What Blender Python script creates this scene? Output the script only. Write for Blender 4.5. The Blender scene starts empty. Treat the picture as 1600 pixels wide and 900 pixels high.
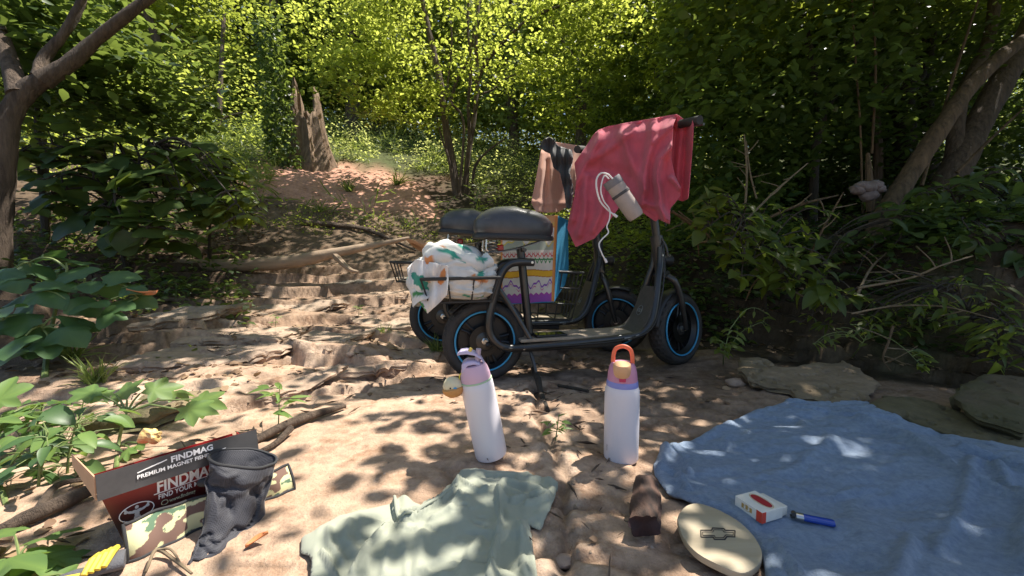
import bpy, bmesh, math, random
import numpy as np
from mathutils import Vector, Matrix
from mathutils.geometry import delaunay_2d_cdt

random.seed(7); rng = np.random.default_rng(7)
R = math.radians
scene = bpy.context.scene
C = scene.collection

# ---------------------------------------------------------------- camera
F, CX, CY, CAMZ, PITCH = 620.0, 800.0, 450.0, 0.52, R(4.0)
cd = bpy.data.cameras.new('camera'); cam = bpy.data.objects.new('camera', cd); C.objects.link(cam)
cd.sensor_width = 36; cd.lens = F/1600*36; cd.clip_start = 0.02; cd.clip_end = 500
cam.location = (0, 0, CAMZ); cam.rotation_euler = (R(90)-PITCH, 0, 0)
scene.camera = cam

# ---------------------------------------------------------------- sky and sun
SUN_EL = R(64); SUN_AZ_VEC = Vector((0.86, 0.50, 0)).normalized()
L = Vector((SUN_AZ_VEC.x*math.cos(SUN_EL), SUN_AZ_VEC.y*math.cos(SUN_EL), math.sin(SUN_EL)))
w = bpy.data.worlds.new('World'); scene.world = w; w.use_nodes = True
nt = w.node_tree; bg = nt.nodes['Background']
sk = nt.nodes.new('ShaderNodeTexSky'); sk.sky_type = 'NISHITA'; sk.sun_disc = False
sk.sun_elevation = SUN_EL; sk.sun_rotation = math.atan2(L.x, L.y)
nt.links.new(sk.outputs[0], bg.inputs[0]); bg.inputs[1].default_value = 0.095
sd = bpy.data.lights.new('sun', 'SUN'); sd.energy = 5.0; sd.angle = R(0.55); sd.color = (1, .94, .85)
so = bpy.data.objects.new('sun', sd); C.objects.link(so); so.rotation_euler = L.to_track_quat('Z', 'Y').to_euler()
so.location = (3, 3, 8)
scene.view_settings.view_transform = 'Standard'; scene.view_settings.look = 'None'
scene.view_settings.exposure = 1.0; scene.view_settings.gamma = 1
scene.cycles.max_bounces = 7; scene.cycles.diffuse_bounces = 4; scene.cycles.transmission_bounces = 6
scene.cycles.glossy_bounces = 2; scene.cycles.transparent_max_bounces = 6
scene.cycles.caustics_reflective = False; scene.cycles.caustics_refractive = False
scene.cycles.use_denoising = True

# ---------------------------------------------------------------- helpers: places
cp, sp_ = math.cos(PITCH), math.sin(PITCH)
def ray(px, py):
    x, zc, yc = (px-CX)/F, -(py-CY)/F, 1.0
    return Vector((x, yc*cp+zc*sp_, -yc*sp_+zc*cp))
def P(px, py, d):
    r = ray(px, py); k = d/r.y
    return Vector((r.x*k, d, CAMZ+r.z*k))
def PZ(px, py, z=0.0):
    r = ray(px, py); k = (z-CAMZ)/r.z
    return Vector((r.x*k, r.y*k, z))

# ---------------------------------------------------------------- noise
def _h(ix, iy, s):
    n = (ix.astype(np.int64)*374761393 + iy.astype(np.int64)*668265263 + s*1274126177) & 0xffffffff
    n = ((n ^ (n >> 13))*1274126177) & 0xffffffff
    return ((n ^ (n >> 16)) & 0xffff)/65535.0
def vn(x, y, s=0):
    x = np.asarray(x, float); y = np.asarray(y, float)
    ix, iy = np.floor(x), np.floor(y); fx, fy = x-ix, y-iy
    fx = fx*fx*(3-2*fx); fy = fy*fy*(3-2*fy)
    a = _h(ix, iy, s); b = _h(ix+1, iy, s); c = _h(ix, iy+1, s); d = _h(ix+1, iy+1, s)
    return (a*(1-fx)+b*fx)*(1-fy)+(c*(1-fx)+d*fx)*fy
def fbm(x, y, o=4, s=0):
    t, a, n = 0, .5, 0
    for k in range(o):
        t = t + a*vn(np.asarray(x)*2**k+17.3*k, np.asarray(y)*2**k-9.1*k, s+k); n += a; a *= .5
    return t/n
def sst(a, b, x):
    t = np.clip((x-a)/(b-a), 0, 1); return t*t*(3-2*t)
def polydist(x, y, pts):
    best = np.full(np.shape(x), 1e9)
    for (x0, y0), (x1, y1) in zip(pts[:-1], pts[1:]):
        dx, dy = x1-x0, y1-y0
        t = np.clip(((x-x0)*dx+(y-y0)*dy)/(dx*dx+dy*dy), 0, 1)
        best = np.minimum(best, np.hypot(x-x0-t*dx, y-y0-t*dy))
    return best

# ---------------------------------------------------------------- terrain height
PROF_Y = [-5, 1.75, 2.2, 2.9, 3.6, 4.3, 5, 7, 8.5, 12, 20, 60]
PROF_Z = [0, 0, .04, .15, .40, .70, 1.03, 1.95, 2.6, 3.8, 5.5, 12]
CRACK = [tuple(PZ(a, b)[:2]) for a, b in ((836, 600), (842, 650), (868, 700), (878, 760), (884, 830), (890, 900), (900, 1000))]
STEP = [tuple(PZ(a, b)[:2]) for a, b in ((60, 700), (200, 668), (330, 655), (430, 632), (520, 612), (600, 588), (700, 570))]
def bank(x, y):
    # signed distance past the foot of the shaded right-hand bank
    s1 = ((x-1.06)*.87+(y-1.76)*.49)+.09*sst(1.05, 1.3, x)
    s2 = (y-2.75)*.8+(x-.45)*.55
    return np.minimum(s1+.25*np.minimum(s2-s1, .0)*0, np.maximum(s1, -9)) if False else np.minimum(s1, s2+.0)
def H(x, y, fine=True):
    x = np.asarray(x, float); y = np.asarray(y, float)
    z = np.interp(y, PROF_Y, PROF_Z)
    lf = np.clip(-1.45-x+.15*(y-1.5), 0, 4)
    z = z + .16*lf*sst(.8, 2.2, y)
    b = bank(x, y)+.10*(fbm(x*2.2, y*2.2, 3, 5)-.5)*2
    zb = np.where(b < 0, 0, .30*np.minimum(b, .22)+1.25*np.clip(b-.22, 0, .42)+np.maximum(b-.64, 0)*.17)
    k = sst(1.1, 1.7, x+.2*y*0)*0+1
    z = np.maximum(z, zb*k) + .0
    if fine:
        near = 1-sst(5, 9, y)
        rockw = (1-sst(0, .25, b))*(1-sst(3.4, 4.0, y))
        # layered sandstone: stepped sheets
        t = z/.085 + 2.6*(fbm(x*.7+3, y*2.3, 4, 11)-.5) + .30*(fbm(x*4.3, y*7.1, 4, 12)-.5)
        fr = t-np.floor(t)
        st = (np.floor(t)+sst(.88, .97, fr)-t)*.085
        flat = sst(1.5, 2.1, y+.25*(x < -.5)*1.0)
        z = z + st*rockw*flat
        # the thin raised sheet at left whose broken edge throws a shadow
        ex = np.interp(x, [p[0] for p in STEP], [p[1] for p in STEP])+.09*(fbm(x*5, y*0+2, 4, 31)-.5)
        up = sst(0, .022, y-ex)*(1-sst(-.30, -.12, x))
        z = z + up*(.045+.012*fbm(x*3, y*3, 2, 9))*(1-sst(1.9, 2.4, y))
        ex2 = ex+.20+.16*(fbm(x*3.2+8, y*.6, 4, 33)-.5)
        z = z + sst(0, .02, y-ex2)*(1-sst(-.42, -.25, x))*.028*(1-sst(1.9, 2.4, y))
        ex3 = 1.95+.22*(fbm(x*2.2+3, y*.6, 4, 35)-.5)*2
        z = z + sst(0, .02, y-ex3)*(1-sst(-.75, -.55, x))*.05*(1-sst(2.3, 2.7, y))
        # crumbling crack that runs toward the camera
        wx = x+.022*(fbm(x*14, y*14, 3, 3)-.5)*2; wy = y+.02*(fbm(x*12, y*12, 3, 4)-.5)*2
        cdst = polydist(wx, wy, CRACK)
        z = z - .020*np.exp(-(cdst/.012)**2)*(.3+fbm(x*9, y*9, 2, 22)*1.4) + .007*np.exp(-((cdst-.035)/.03)**2)*(fbm(x*45, y*45, 3, 21)-.3)*2.2
        # gentle dips, pits and chips
        fl = sst(1.3, 2.0, y)*.2+.25
        z = z + .022*fl*(fbm(x*1.6, y*1.6, 3, 1)-.5) + .003*(fbm(x*8, y*8, 3, 2)-.5)
        qs = 11*fbm(x*1.2+.3*y+4, y*2.1, 5, 81); qf = qs-np.floor(qs); z = z + (np.floor(qs)-5+sst(.93, .99, qf))*.0075*(1-sst(2.2, 3, y))*(.5+.5*sst(1.0, 1.4, y))
        rg_ = 1-np.abs(fbm(x*2.3+7, y*4.6+x, 4, 82)-.5)*9; z = z - .014*np.clip(rg_, 0, 1)**2*sst(.42, .55, fbm(x*1.7, y*1.7, 2, 83))*near
        ch = fbm(x*17, y*26, 3, 41); msk = sst(.52, .66, fbm(x*2.3, y*2.3, 2, 42))
        z = z - .006*msk*sst(.55, .62, ch)*near
        nb_ = .05*(fbm(x*7, y*7, 4, 57)-.5)*2
        lowb = 1-sst(2.0, 2.3, y)
        z = z + lowb*(.065*sst(0, .018, b+nb_)+.055*sst(0, .02, b-.20+nb_*1.4)+.05*sst(0, .02, b-.34-nb_))-lowb*.012*np.exp(-((b+nb_+.02)/.02)**2)
        tb = z/.085+1.6*(fbm(x*1.3+9, y*1.3, 4, 51)-.5)+.7*(fbm(x*5, y*5, 3, 52)-.5); fb = tb-np.floor(tb)
        z = z + (np.floor(tb)+sst(.70, .95, fb)-tb)*.075*sst(-.05, .06, b)*(1-sst(.55, .8, b))*(1-sst(2.6, 3.2, y))
        soil = sst(.05, .5, b)+sst(3.3, 4.2, y)
        z = z + np.minimum(soil, 1)*(.10*(fbm(x*3.1, y*3.1, 4, 6)-.5)+.03*(fbm(x*15, y*15, 3, 8)-.5))
    return z
def Hs(x, y): return float(H(np.array([x]), np.array([y]))[0])
def G(px, py, lift=0.0):
    """point where the sight line through a pixel meets the terrain"""
    r = ray(px, py); d = np.concatenate([np.linspace(.4, 4, 900), np.linspace(4.01, 30, 1200)]); k = d/r.y
    zz = CAMZ+r.z*k; hh = H(r.x*k, d)
    i = np.argmax(zz <= hh) if (zz <= hh).any() else len(d)-1
    return Vector((r.x*k[i], d[i], hh[i]+lift))

# ---------------------------------------------------------------- helpers: materials
MATS = {}
def mat(name, col, rough=.6, var=0.0, vscale=8, bump=0.0, bscale=60, metal=0, attr=None, trans=0, coat=0, col2=None, spec=.5, bdist=.01, sheen=0, wood=None):
    if name in MATS: return MATS[name]
    m = bpy.data.materials.new(name); m.use_nodes = True; n = m.node_tree.nodes; l = m.node_tree.links
    b = n['Principled BSDF']; b.inputs['Roughness'].default_value = rough; b.inputs['Metallic'].default_value = metal
    b.inputs['Specular IOR Level'].default_value = spec
    if coat: b.inputs['Coat Weight'].default_value = coat; b.inputs['Coat Roughness'].default_value = .25
    if sheen: b.inputs['Sheen Weight'].default_value = sheen
    tc = n.new('ShaderNodeTexCoord')
    mp = n.new('ShaderNodeMapping'); l.new(tc.outputs['Object'], mp.inputs[0])
    if wood: mp.inputs['Scale'].default_value = wood
    src = None
    if attr:
        a = n.new('ShaderNodeAttribute'); a.attribute_name = attr; src = a.outputs['Color']
    if var or col2:
        no = n.new('ShaderNodeTexNoise'); no.inputs['Scale'].default_value = vscale; no.inputs['Detail'].default_value = 6
        no.inputs['Roughness'].default_value = .65
        l.new(mp.outputs[0], no.inputs[0])
        rp = n.new('ShaderNodeValToRGB'); rp.color_ramp.elements[0].position = .32; rp.color_ramp.elements[1].position = .68
        l.new(no.outputs[0], rp.inputs[0])
        if attr:
            rp.color_ramp.elements[0].color = (1-var, 1-var, 1-var, 1); rp.color_ramp.elements[1].color = (1+var*.4,)*3+(1,)
            mx = n.new('ShaderNodeMix'); mx.data_type = 'RGBA'; mx.blend_type = 'MULTIPLY'; mx.inputs[0].default_value = 1
            l.new(src, mx.inputs[6]); l.new(rp.outputs[0], mx.inputs[7]); src = mx.outputs[2]
        else:
            c2 = col2 or tuple(min(1, c*(1+var)) for c in col); c1 = col if col2 else tuple(c*(1-var) for c in col)
            rp.color_ramp.elements[0].color = (*c1, 1); rp.color_ramp.elements[1].color = (*c2, 1); src = rp.outputs[0]
    if src: l.new(src, b.inputs['Base Color'])
    else: b.inputs['Base Color'].default_value = (*col, 1)
    if bump:
        nb = n.new('ShaderNodeTexNoise'); nb.inputs['Scale'].default_value = bscale; nb.inputs['Detail'].default_value = 8
        nb.inputs['Roughness'].default_value = .7
        l.new(mp.outputs[0], nb.inputs[0])
        bm_ = n.new('ShaderNodeBump'); bm_.inputs['Strength'].default_value = bump; bm_.inputs['Distance'].default_value = bdist
        l.new(nb.outputs[0], bm_.inputs['Height']); l.new(bm_.outputs[0], b.inputs['Normal'])
    if trans:
        tr = n.new('ShaderNodeBsdfTranslucent'); ms = n.new('ShaderNodeMixShader'); ms.inputs[0].default_value = trans
        if src:
            l.new(src, tr.inputs[0])
        else: tr.inputs[0].default_value = (*col, 1)
        out = n['Material Output']
        l.new(b.outputs[0], ms.inputs[1]); l.new(tr.outputs[0], ms.inputs[2]); l.new(ms.outputs[0], out.inputs[0])
    MATS[name] = m; return m

def leafmat(name, dark, light, tcol, rough=.45, tr=.45):
    """leaf: a colour between dark and light per leaf, thin tissue that lets light through"""
    m = bpy.data.materials.new(name); m.use_nodes = True; n = m.node_tree.nodes; l = m.node_tree.links
    b = n['Principled BSDF']; b.inputs['Roughness'].default_value = rough; b.inputs['Specular IOR Level'].default_value = .45
    a = n.new('ShaderNodeAttribute'); a.attribute_name = 'tone'
    mx = n.new('ShaderNodeMix'); mx.data_type = 'RGBA'; l.new(a.outputs['Fac'], mx.inputs[0])
    mx.inputs[6].default_value = (*dark, 1); mx.inputs[7].default_value = (*light, 1)
    l.new(mx.outputs[2], b.inputs['Base Color'])
    t = n.new('ShaderNodeBsdfTranslucent'); mt = n.new('ShaderNodeMix'); mt.data_type = 'RGBA'; l.new(a.outputs['Fac'], mt.inputs[0])
    mt.inputs[6].default_value = (*[c*.65 for c in tcol], 1); mt.inputs[7].default_value = (*tcol, 1)
    l.new(mt.outputs[2], t.inputs[0])
    ms = n.new('ShaderNodeMixShader'); ms.inputs[0].default_value = tr
    l.new(b.outputs[0], ms.inputs[1]); l.new(t.outputs[0], ms.inputs[2]); l.new(ms.outputs[0], n['Material Output'].inputs[0])
    MATS[name] = m; return m

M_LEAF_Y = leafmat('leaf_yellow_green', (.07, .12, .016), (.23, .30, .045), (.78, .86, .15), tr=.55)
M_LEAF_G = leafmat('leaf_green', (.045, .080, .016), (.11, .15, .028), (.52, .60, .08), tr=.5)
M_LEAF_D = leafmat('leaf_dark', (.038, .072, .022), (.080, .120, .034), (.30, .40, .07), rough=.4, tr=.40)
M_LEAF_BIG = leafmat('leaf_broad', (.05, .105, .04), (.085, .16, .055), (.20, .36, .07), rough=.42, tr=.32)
M_LEAF_FAR = leafmat('leaf_far_sunlit', (.10, .16, .02), (.32, .39, .10), (.86, .90, .28), tr=.55)  # paler copy of the leaf colours, sunlight put into the tone
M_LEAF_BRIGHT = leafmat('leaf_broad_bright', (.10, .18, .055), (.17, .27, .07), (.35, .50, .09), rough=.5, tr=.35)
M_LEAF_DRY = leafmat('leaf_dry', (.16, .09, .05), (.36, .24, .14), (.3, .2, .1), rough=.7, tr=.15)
M_GRASS = leafmat('grass_blade', (.10, .15, .04), (.26, .32, .10), (.50, .60, .12), tr=.4)
M_BARK = mat('bark_brown', (.065, .045, .032), .9, col2=(.19, .135, .095), vscale=16, bump=1, bscale=22, bdist=.035, wood=(2.2, 2.2, .3))
M_BARK_D = mat('bark_dark', (.025, .020, .015), .9, col2=(.07, .055, .04), vscale=14, bump=1, bscale=18, bdist=.02, wood=(1.6, 1.6, .25))
M_BARK_T = mat('bark_tan', (.07, .045, .022), .9, col2=(.23, .145, .075), vscale=14, bump=1, bscale=20, bdist=.035, wood=(2.4, 2.4, .22))
M_TWIG = mat('twig', (.12, .085, .05), .85, col2=(.24, .18, .11), vscale=30)
M_STUMP = mat('dead_wood', (.13, .085, .055), .9, col2=(.36, .25, .17), vscale=10, bump=1, bscale=22, bdist=.03, wood=(2.5, 2.5, .12))
M_LOG = mat('bleached_log', (.24, .17, .11), .8, col2=(.40, .29, .20), vscale=9, bump=.6, bscale=25, bdist=.01, wood=(.3, 2, 2))
M_BLACK = mat('black_metal', (.010, .011, .013), .34, coat=.35, col2=(.034, .031, .028), vscale=9)
M_BLACKP = mat('black_plastic', (.016, .016, .017), .5, bump=.15, bscale=300, bdist=.002)
M_RUBBER = mat('tyre_rubber', (.022, .021, .021), .75, col2=(.045, .040, .036), vscale=22, bump=.3, bscale=90, bdist=.004)
M_BLUE = mat('rim_blue', (.045, .30, .52), .4)
M_CHROME = mat('bare_steel', (.55, .54, .52), .3, metal=1)
M_SEAT = mat('seat_vinyl', (.042, .042, .047), .45, bump=.3, bscale=420, bdist=.001, coat=.35, var=.25, vscale=14)

# ---------------------------------------------------------------- helpers: objects
def tag(o, label=None, cat=None, group=None, kind=None):
    if label: o['label'] = label
    if cat: o['category'] = cat
    if group: o['group'] = group
    if kind: o['kind'] = kind
    return o
def empty(name, label, cat, loc=(0, 0, 0), rz=0, group=None, rot=None):
    o = bpy.data.objects.new(name, None); C.objects.link(o); o.location = loc
    o.rotation_euler = rot if rot else (0, 0, rz); o.empty_display_size = .1
    return tag(o, label, cat, group)
def link(name, me, m, parent=None, smooth=True):
    o = bpy.data.objects.new(name, me); C.objects.link(o)
    if m and not me.materials: me.materials.append(m)
    if parent: o.parent = parent
    if smooth and len(me.polygons): me.polygons.foreach_set('use_smooth', np.ones(len(me.polygons), bool))
    return o
def npmesh(name, v, f, attrs=None, color=None):
    """v (N,3), f (M,3|4) arrays"""
    me = bpy.data.meshes.new(name); v = np.asarray(v, np.float32); f = np.asarray(f, np.int32); k = f.shape[1]
    me.vertices.add(len(v)); me.vertices.foreach_set('co', v.ravel())
    me.loops.add(f.size); me.loops.foreach_set('vertex_index', f.ravel())
    me.polygons.add(len(f)); me.polygons.foreach_set('loop_start', np.arange(0, f.size, k, dtype=np.int32))
    me.update(calc_edges=True)
    if attrs:
        for nm, a in attrs.items():
            t = me.attributes.new(nm, 'FLOAT', 'POINT'); t.data.foreach_set('value', np.asarray(a, np.float32))
    if color is not None:
        t = me.color_attributes.new('paint', 'FLOAT_COLOR', 'POINT')
        c = np.ones((len(v), 4), np.float32); c[:, :3] = color; t.data.foreach_set('color', c.ravel())
    me.validate(); return me
class MB:
    def __init__(s): s.v = []; s.f = []
    def add(s, v, f):
        o = len(s.v); s.v += [Vector(p) for p in v]; s.f += [tuple(i+o for i in q) for q in f]; return s
    def tube(s, pts, r, n=10, closed=False, caps=True, flat=None):
        pts = [Vector(p) for p in pts]; m = len(pts); rr = r if isinstance(r, (list, tuple)) else [r]*m
        T = []
        for i in range(m):
            a = pts[(i-1) % m] if (closed or i > 0) else pts[i]; b = pts[(i+1) % m] if (closed or i < m-1) else pts[i]
            T.append((b-a).normalized())
        up = Vector((0, 0, 1)) if abs(T[0].z) < .9 else Vector((1, 0, 0))
        nn = (up-T[0]*up.dot(T[0])).normalized(); v = []
        for i in range(m):
            nn = (nn-T[i]*nn.dot(T[i])); nn = nn.normalized() if nn.length > 1e-6 else T[i].orthogonal().normalized()
            bb = T[i].cross(nn)
            for k in range(n):
                a = 2*math.pi*k/n; fl = flat or 1
                v.append(pts[i]+(nn*math.cos(a)*fl+bb*math.sin(a))*rr[i])
        f = [(i*n+k, i*n+(k+1) % n, ((i+1) % m)*n+(k+1) % n, ((i+1) % m)*n+k) for i in range(m if closed else m-1) for k in range(n)]
        if caps and not closed: f += [tuple(range(n))[::-1], tuple((m-1)*n+k for k in range(n))]
        return s.add(v, f)
    def box(s, c, d, M=None, taper=1):
        c = Vector(c); x, y, z = [q/2 for q in d]
        v = [Vector((a*x*(taper if g > 0 else 1), b*y*(taper if g > 0 else 1), g*z)) for g in (-1, 1) for b in (-1, 1) for a in (-1, 1)]
        v = [(M @ p if M else p)+c for p in v]
        return s.add(v, [(0, 2, 3, 1), (4, 5, 7, 6), (0, 1, 5, 4), (2, 6, 7, 3), (0, 4, 6, 2), (1, 3, 7, 5)])
    def lathe(s, prof, n=48, M=None, c=(0, 0, 0)):
        v = []; c = Vector(c)
        for r_, z in prof:
            for k in range(n):
                a = 2*math.pi*k/n; p = Vector((r_*math.cos(a), r_*math.sin(a), z)); v.append((M @ p if M else p)+c)
        m = len(prof)
        f = [(i*n+k, i*n+(k+1) % n, (i+1)*n+(k+1) % n, (i+1)*n+k) for i in range(m-1) for k in range(n)]
        if prof[0][0] > 0: f.append(tuple(range(n))[::-1])
        if prof[-1][0] > 0: f.append(tuple((m-1)*n+k for k in range(n)))
        return s.add(v, f)
    def ball(s, c, r, n=12, sc=(1, 1, 1), e=1.0):
        prof = []; c = Vector(c); v = []; f = []
        for i in range(n+1):
            t = math.pi*i/n
            for k in range(2*n):
                a = math.pi*k/n
                def q(u): return math.copysign(abs(u)**e, u)
                v.append(c+Vector((q(math.sin(t))*q(math.cos(a))*r*sc[0], q(math.sin(t))*q(math.sin(a))*r*sc[1], q(math.cos(t))*r*sc[2])))
        f = [(i*2*n+k, i*2*n+(k+1) % (2*n), (i+1)*2*n+(k+1) % (2*n), (i+1)*2*n+k) for i in range(n) for k in range(2*n)]
        return s.add(v, f)
    def mesh(s, name, weld=False):
        me = bpy.data.meshes.new(name); me.from_pydata([tuple(p) for p in s.v], [], s.f)
        bm = bmesh.new(); bm.from_mesh(me)
        bmesh.ops.remove_doubles(bm, verts=bm.verts, dist=1e-6)
        bmesh.ops.recalc_face_normals(bm, faces=bm.faces); bm.to_mesh(me); bm.free(); me.update(); return me
    def build(s, name, m, parent=None, smooth=True, bevel=0, seg=2):
        me = s.mesh(name); o = link(name, me, m, parent, smooth)
        if smooth: 
            for e in me.edges: pass
            try: me.set_sharp_from_angle(angle=R(38))
            except Exception: pass
        if bevel:
            b = o.modifiers.new('bevel', 'BEVEL'); b.width = bevel; b.segments = seg; b.limit_method = 'ANGLE'
        return o
def spline(pts, n=6):
    """Catmull-Rom through points"""
    p = [Vector(q) for q in pts]; p = [p[0]*2-p[1]]+p+[p[-1]*2-p[-2]]; out = []
    for i in range(1, len(p)-2):
        for k in range(n):
            t = k/n; a, b, c, d = p[i-1], p[i], p[i+1], p[i+2]
            out.append(.5*((2*b)+(c-a)*t+(2*a-5*b+4*c-d)*t*t+(3*b-a-3*c+d)*t**3))
    out.append(p[-2]); return out
def interp_r(rs, n, m):
    k = len(rs); return [float(np.interp(i/(m-1)*(k-1), range(k), rs)) for i in range(m)]
def limb(mb, pts, rs, n=10, sub=6, knob=0.0):
    q = spline(pts, sub); rr = interp_r(rs, sub, len(q))
    if knob:
        ph = random.random()*9
        rr = [r_*(1+knob*math.sin(i*1.3+ph)*math.sin(i*.53+ph)) for i, r_ in enumerate(rr)]
    mb.tube(q, rr, n); return q

# ---------------------------------------------------------------- helpers: leaves
LEAF4 = (np.array([[0, 0, 0], [.28, .42, .05], [0, 1, -.06], [-.28, .42, .05]]), np.array([[0, 1, 2], [0, 2, 3]]))
LEAF6 = (np.array([[0, 0, 0], [.25, .22, .05], [.30, .55, .05], [0, 1, -.10], [-.30, .55, .05], [-.25, .22, .05]]),
         np.array([[0, 1, 5], [1, 2, 5], [2, 4, 5], [2, 3, 4]]))
BLADE = (np.array([[-.04, 0, 0], [.04, 0, 0], [.03, .5, .06], [-.03, .5, .06], [0, 1, -.1]]), np.array([[0, 1, 2], [0, 2, 3], [3, 2, 4]]))
def scatter(name, pos, size, m, parent=None, shape=LEAF4, up=1.0, tone=None, dirs=None, aspect=1.0, kind=None):
    """many small leaves as one mesh, each with its own turn, tilt, size and tone"""
    pos = np.asarray(pos, float); N = len(pos)
    nrm = rng.normal(size=(N, 3)); nrm[:, 2] = np.abs(nrm[:, 2])+up; nrm /= np.linalg.norm(nrm, axis=1)[:, None]
    d = rng.normal(size=(N, 3)) if dirs is None else dirs+rng.normal(size=(N, 3))*.35
    d -= nrm*(d*nrm).sum(1)[:, None]; d /= np.linalg.norm(d, axis=1)[:, None]+1e-9
    s = np.cross(d, nrm)
    sz = np.asarray(size)*rng.uniform(.6, 1.25, N) if np.ndim(size) == 0 else np.asarray(size)
    T, Fc = shape; k = len(T)
    v = pos[:, None, :]+sz[:, None, None]*(T[None, :, 0, None]*aspect*s[:, None, :]+T[None, :, 1, None]*d[:, None, :]+T[None, :, 2, None]*nrm[:, None, :])
    f = (Fc[None]+(np.arange(N)*k)[:, None, None]).reshape(-1, 3)
    tn = rng.uniform(0, 1, N)**1.6 if tone is None else np.clip(tone+rng.normal(size=N)*.2, 0, 1)
    me = npmesh(name, v.reshape(-1, 3), f, attrs={'tone': np.repeat(tn, k)})
    o = link(name, me, m, parent, smooth=False)
    if kind: o['kind'] = kind
    return o
def crown_points(c, rad, n, clumps=60, spread=.22, flat=.35, holes=.35, seed=0):
    """leaf positions in sprays spread through an ellipsoid"""
    r2 = np.random.default_rng(seed+100)
    c = np.array(c); rad = np.array(rad)
    u = r2.normal(size=(clumps, 3)); u /= np.linalg.norm(u, axis=1)[:, None]
    u *= (r2.uniform(.15, 1, clumps)**.45)[:, None]
    cc = c+u*rad
    w_ = r2.uniform(.3, 1.5, clumps); w_ /= w_.sum()
    idx = r2.choice(clumps, n, p=w_)
    sc = r2.uniform(.6, 1.5, clumps)[idx][:, None]*spread*rad.mean()
    p = cc[idx]+r2.normal(size=(n, 3))*sc*np.array([1, 1, flat])
    # drooping sprays
    dd = np.hypot(p[:, 0]-cc[idx, 0], p[:, 1]-cc[idx, 1]); p[:, 2] -= .35*dd
    return p, cc, r2.uniform(.0, .9, clumps)[idx]

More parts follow.
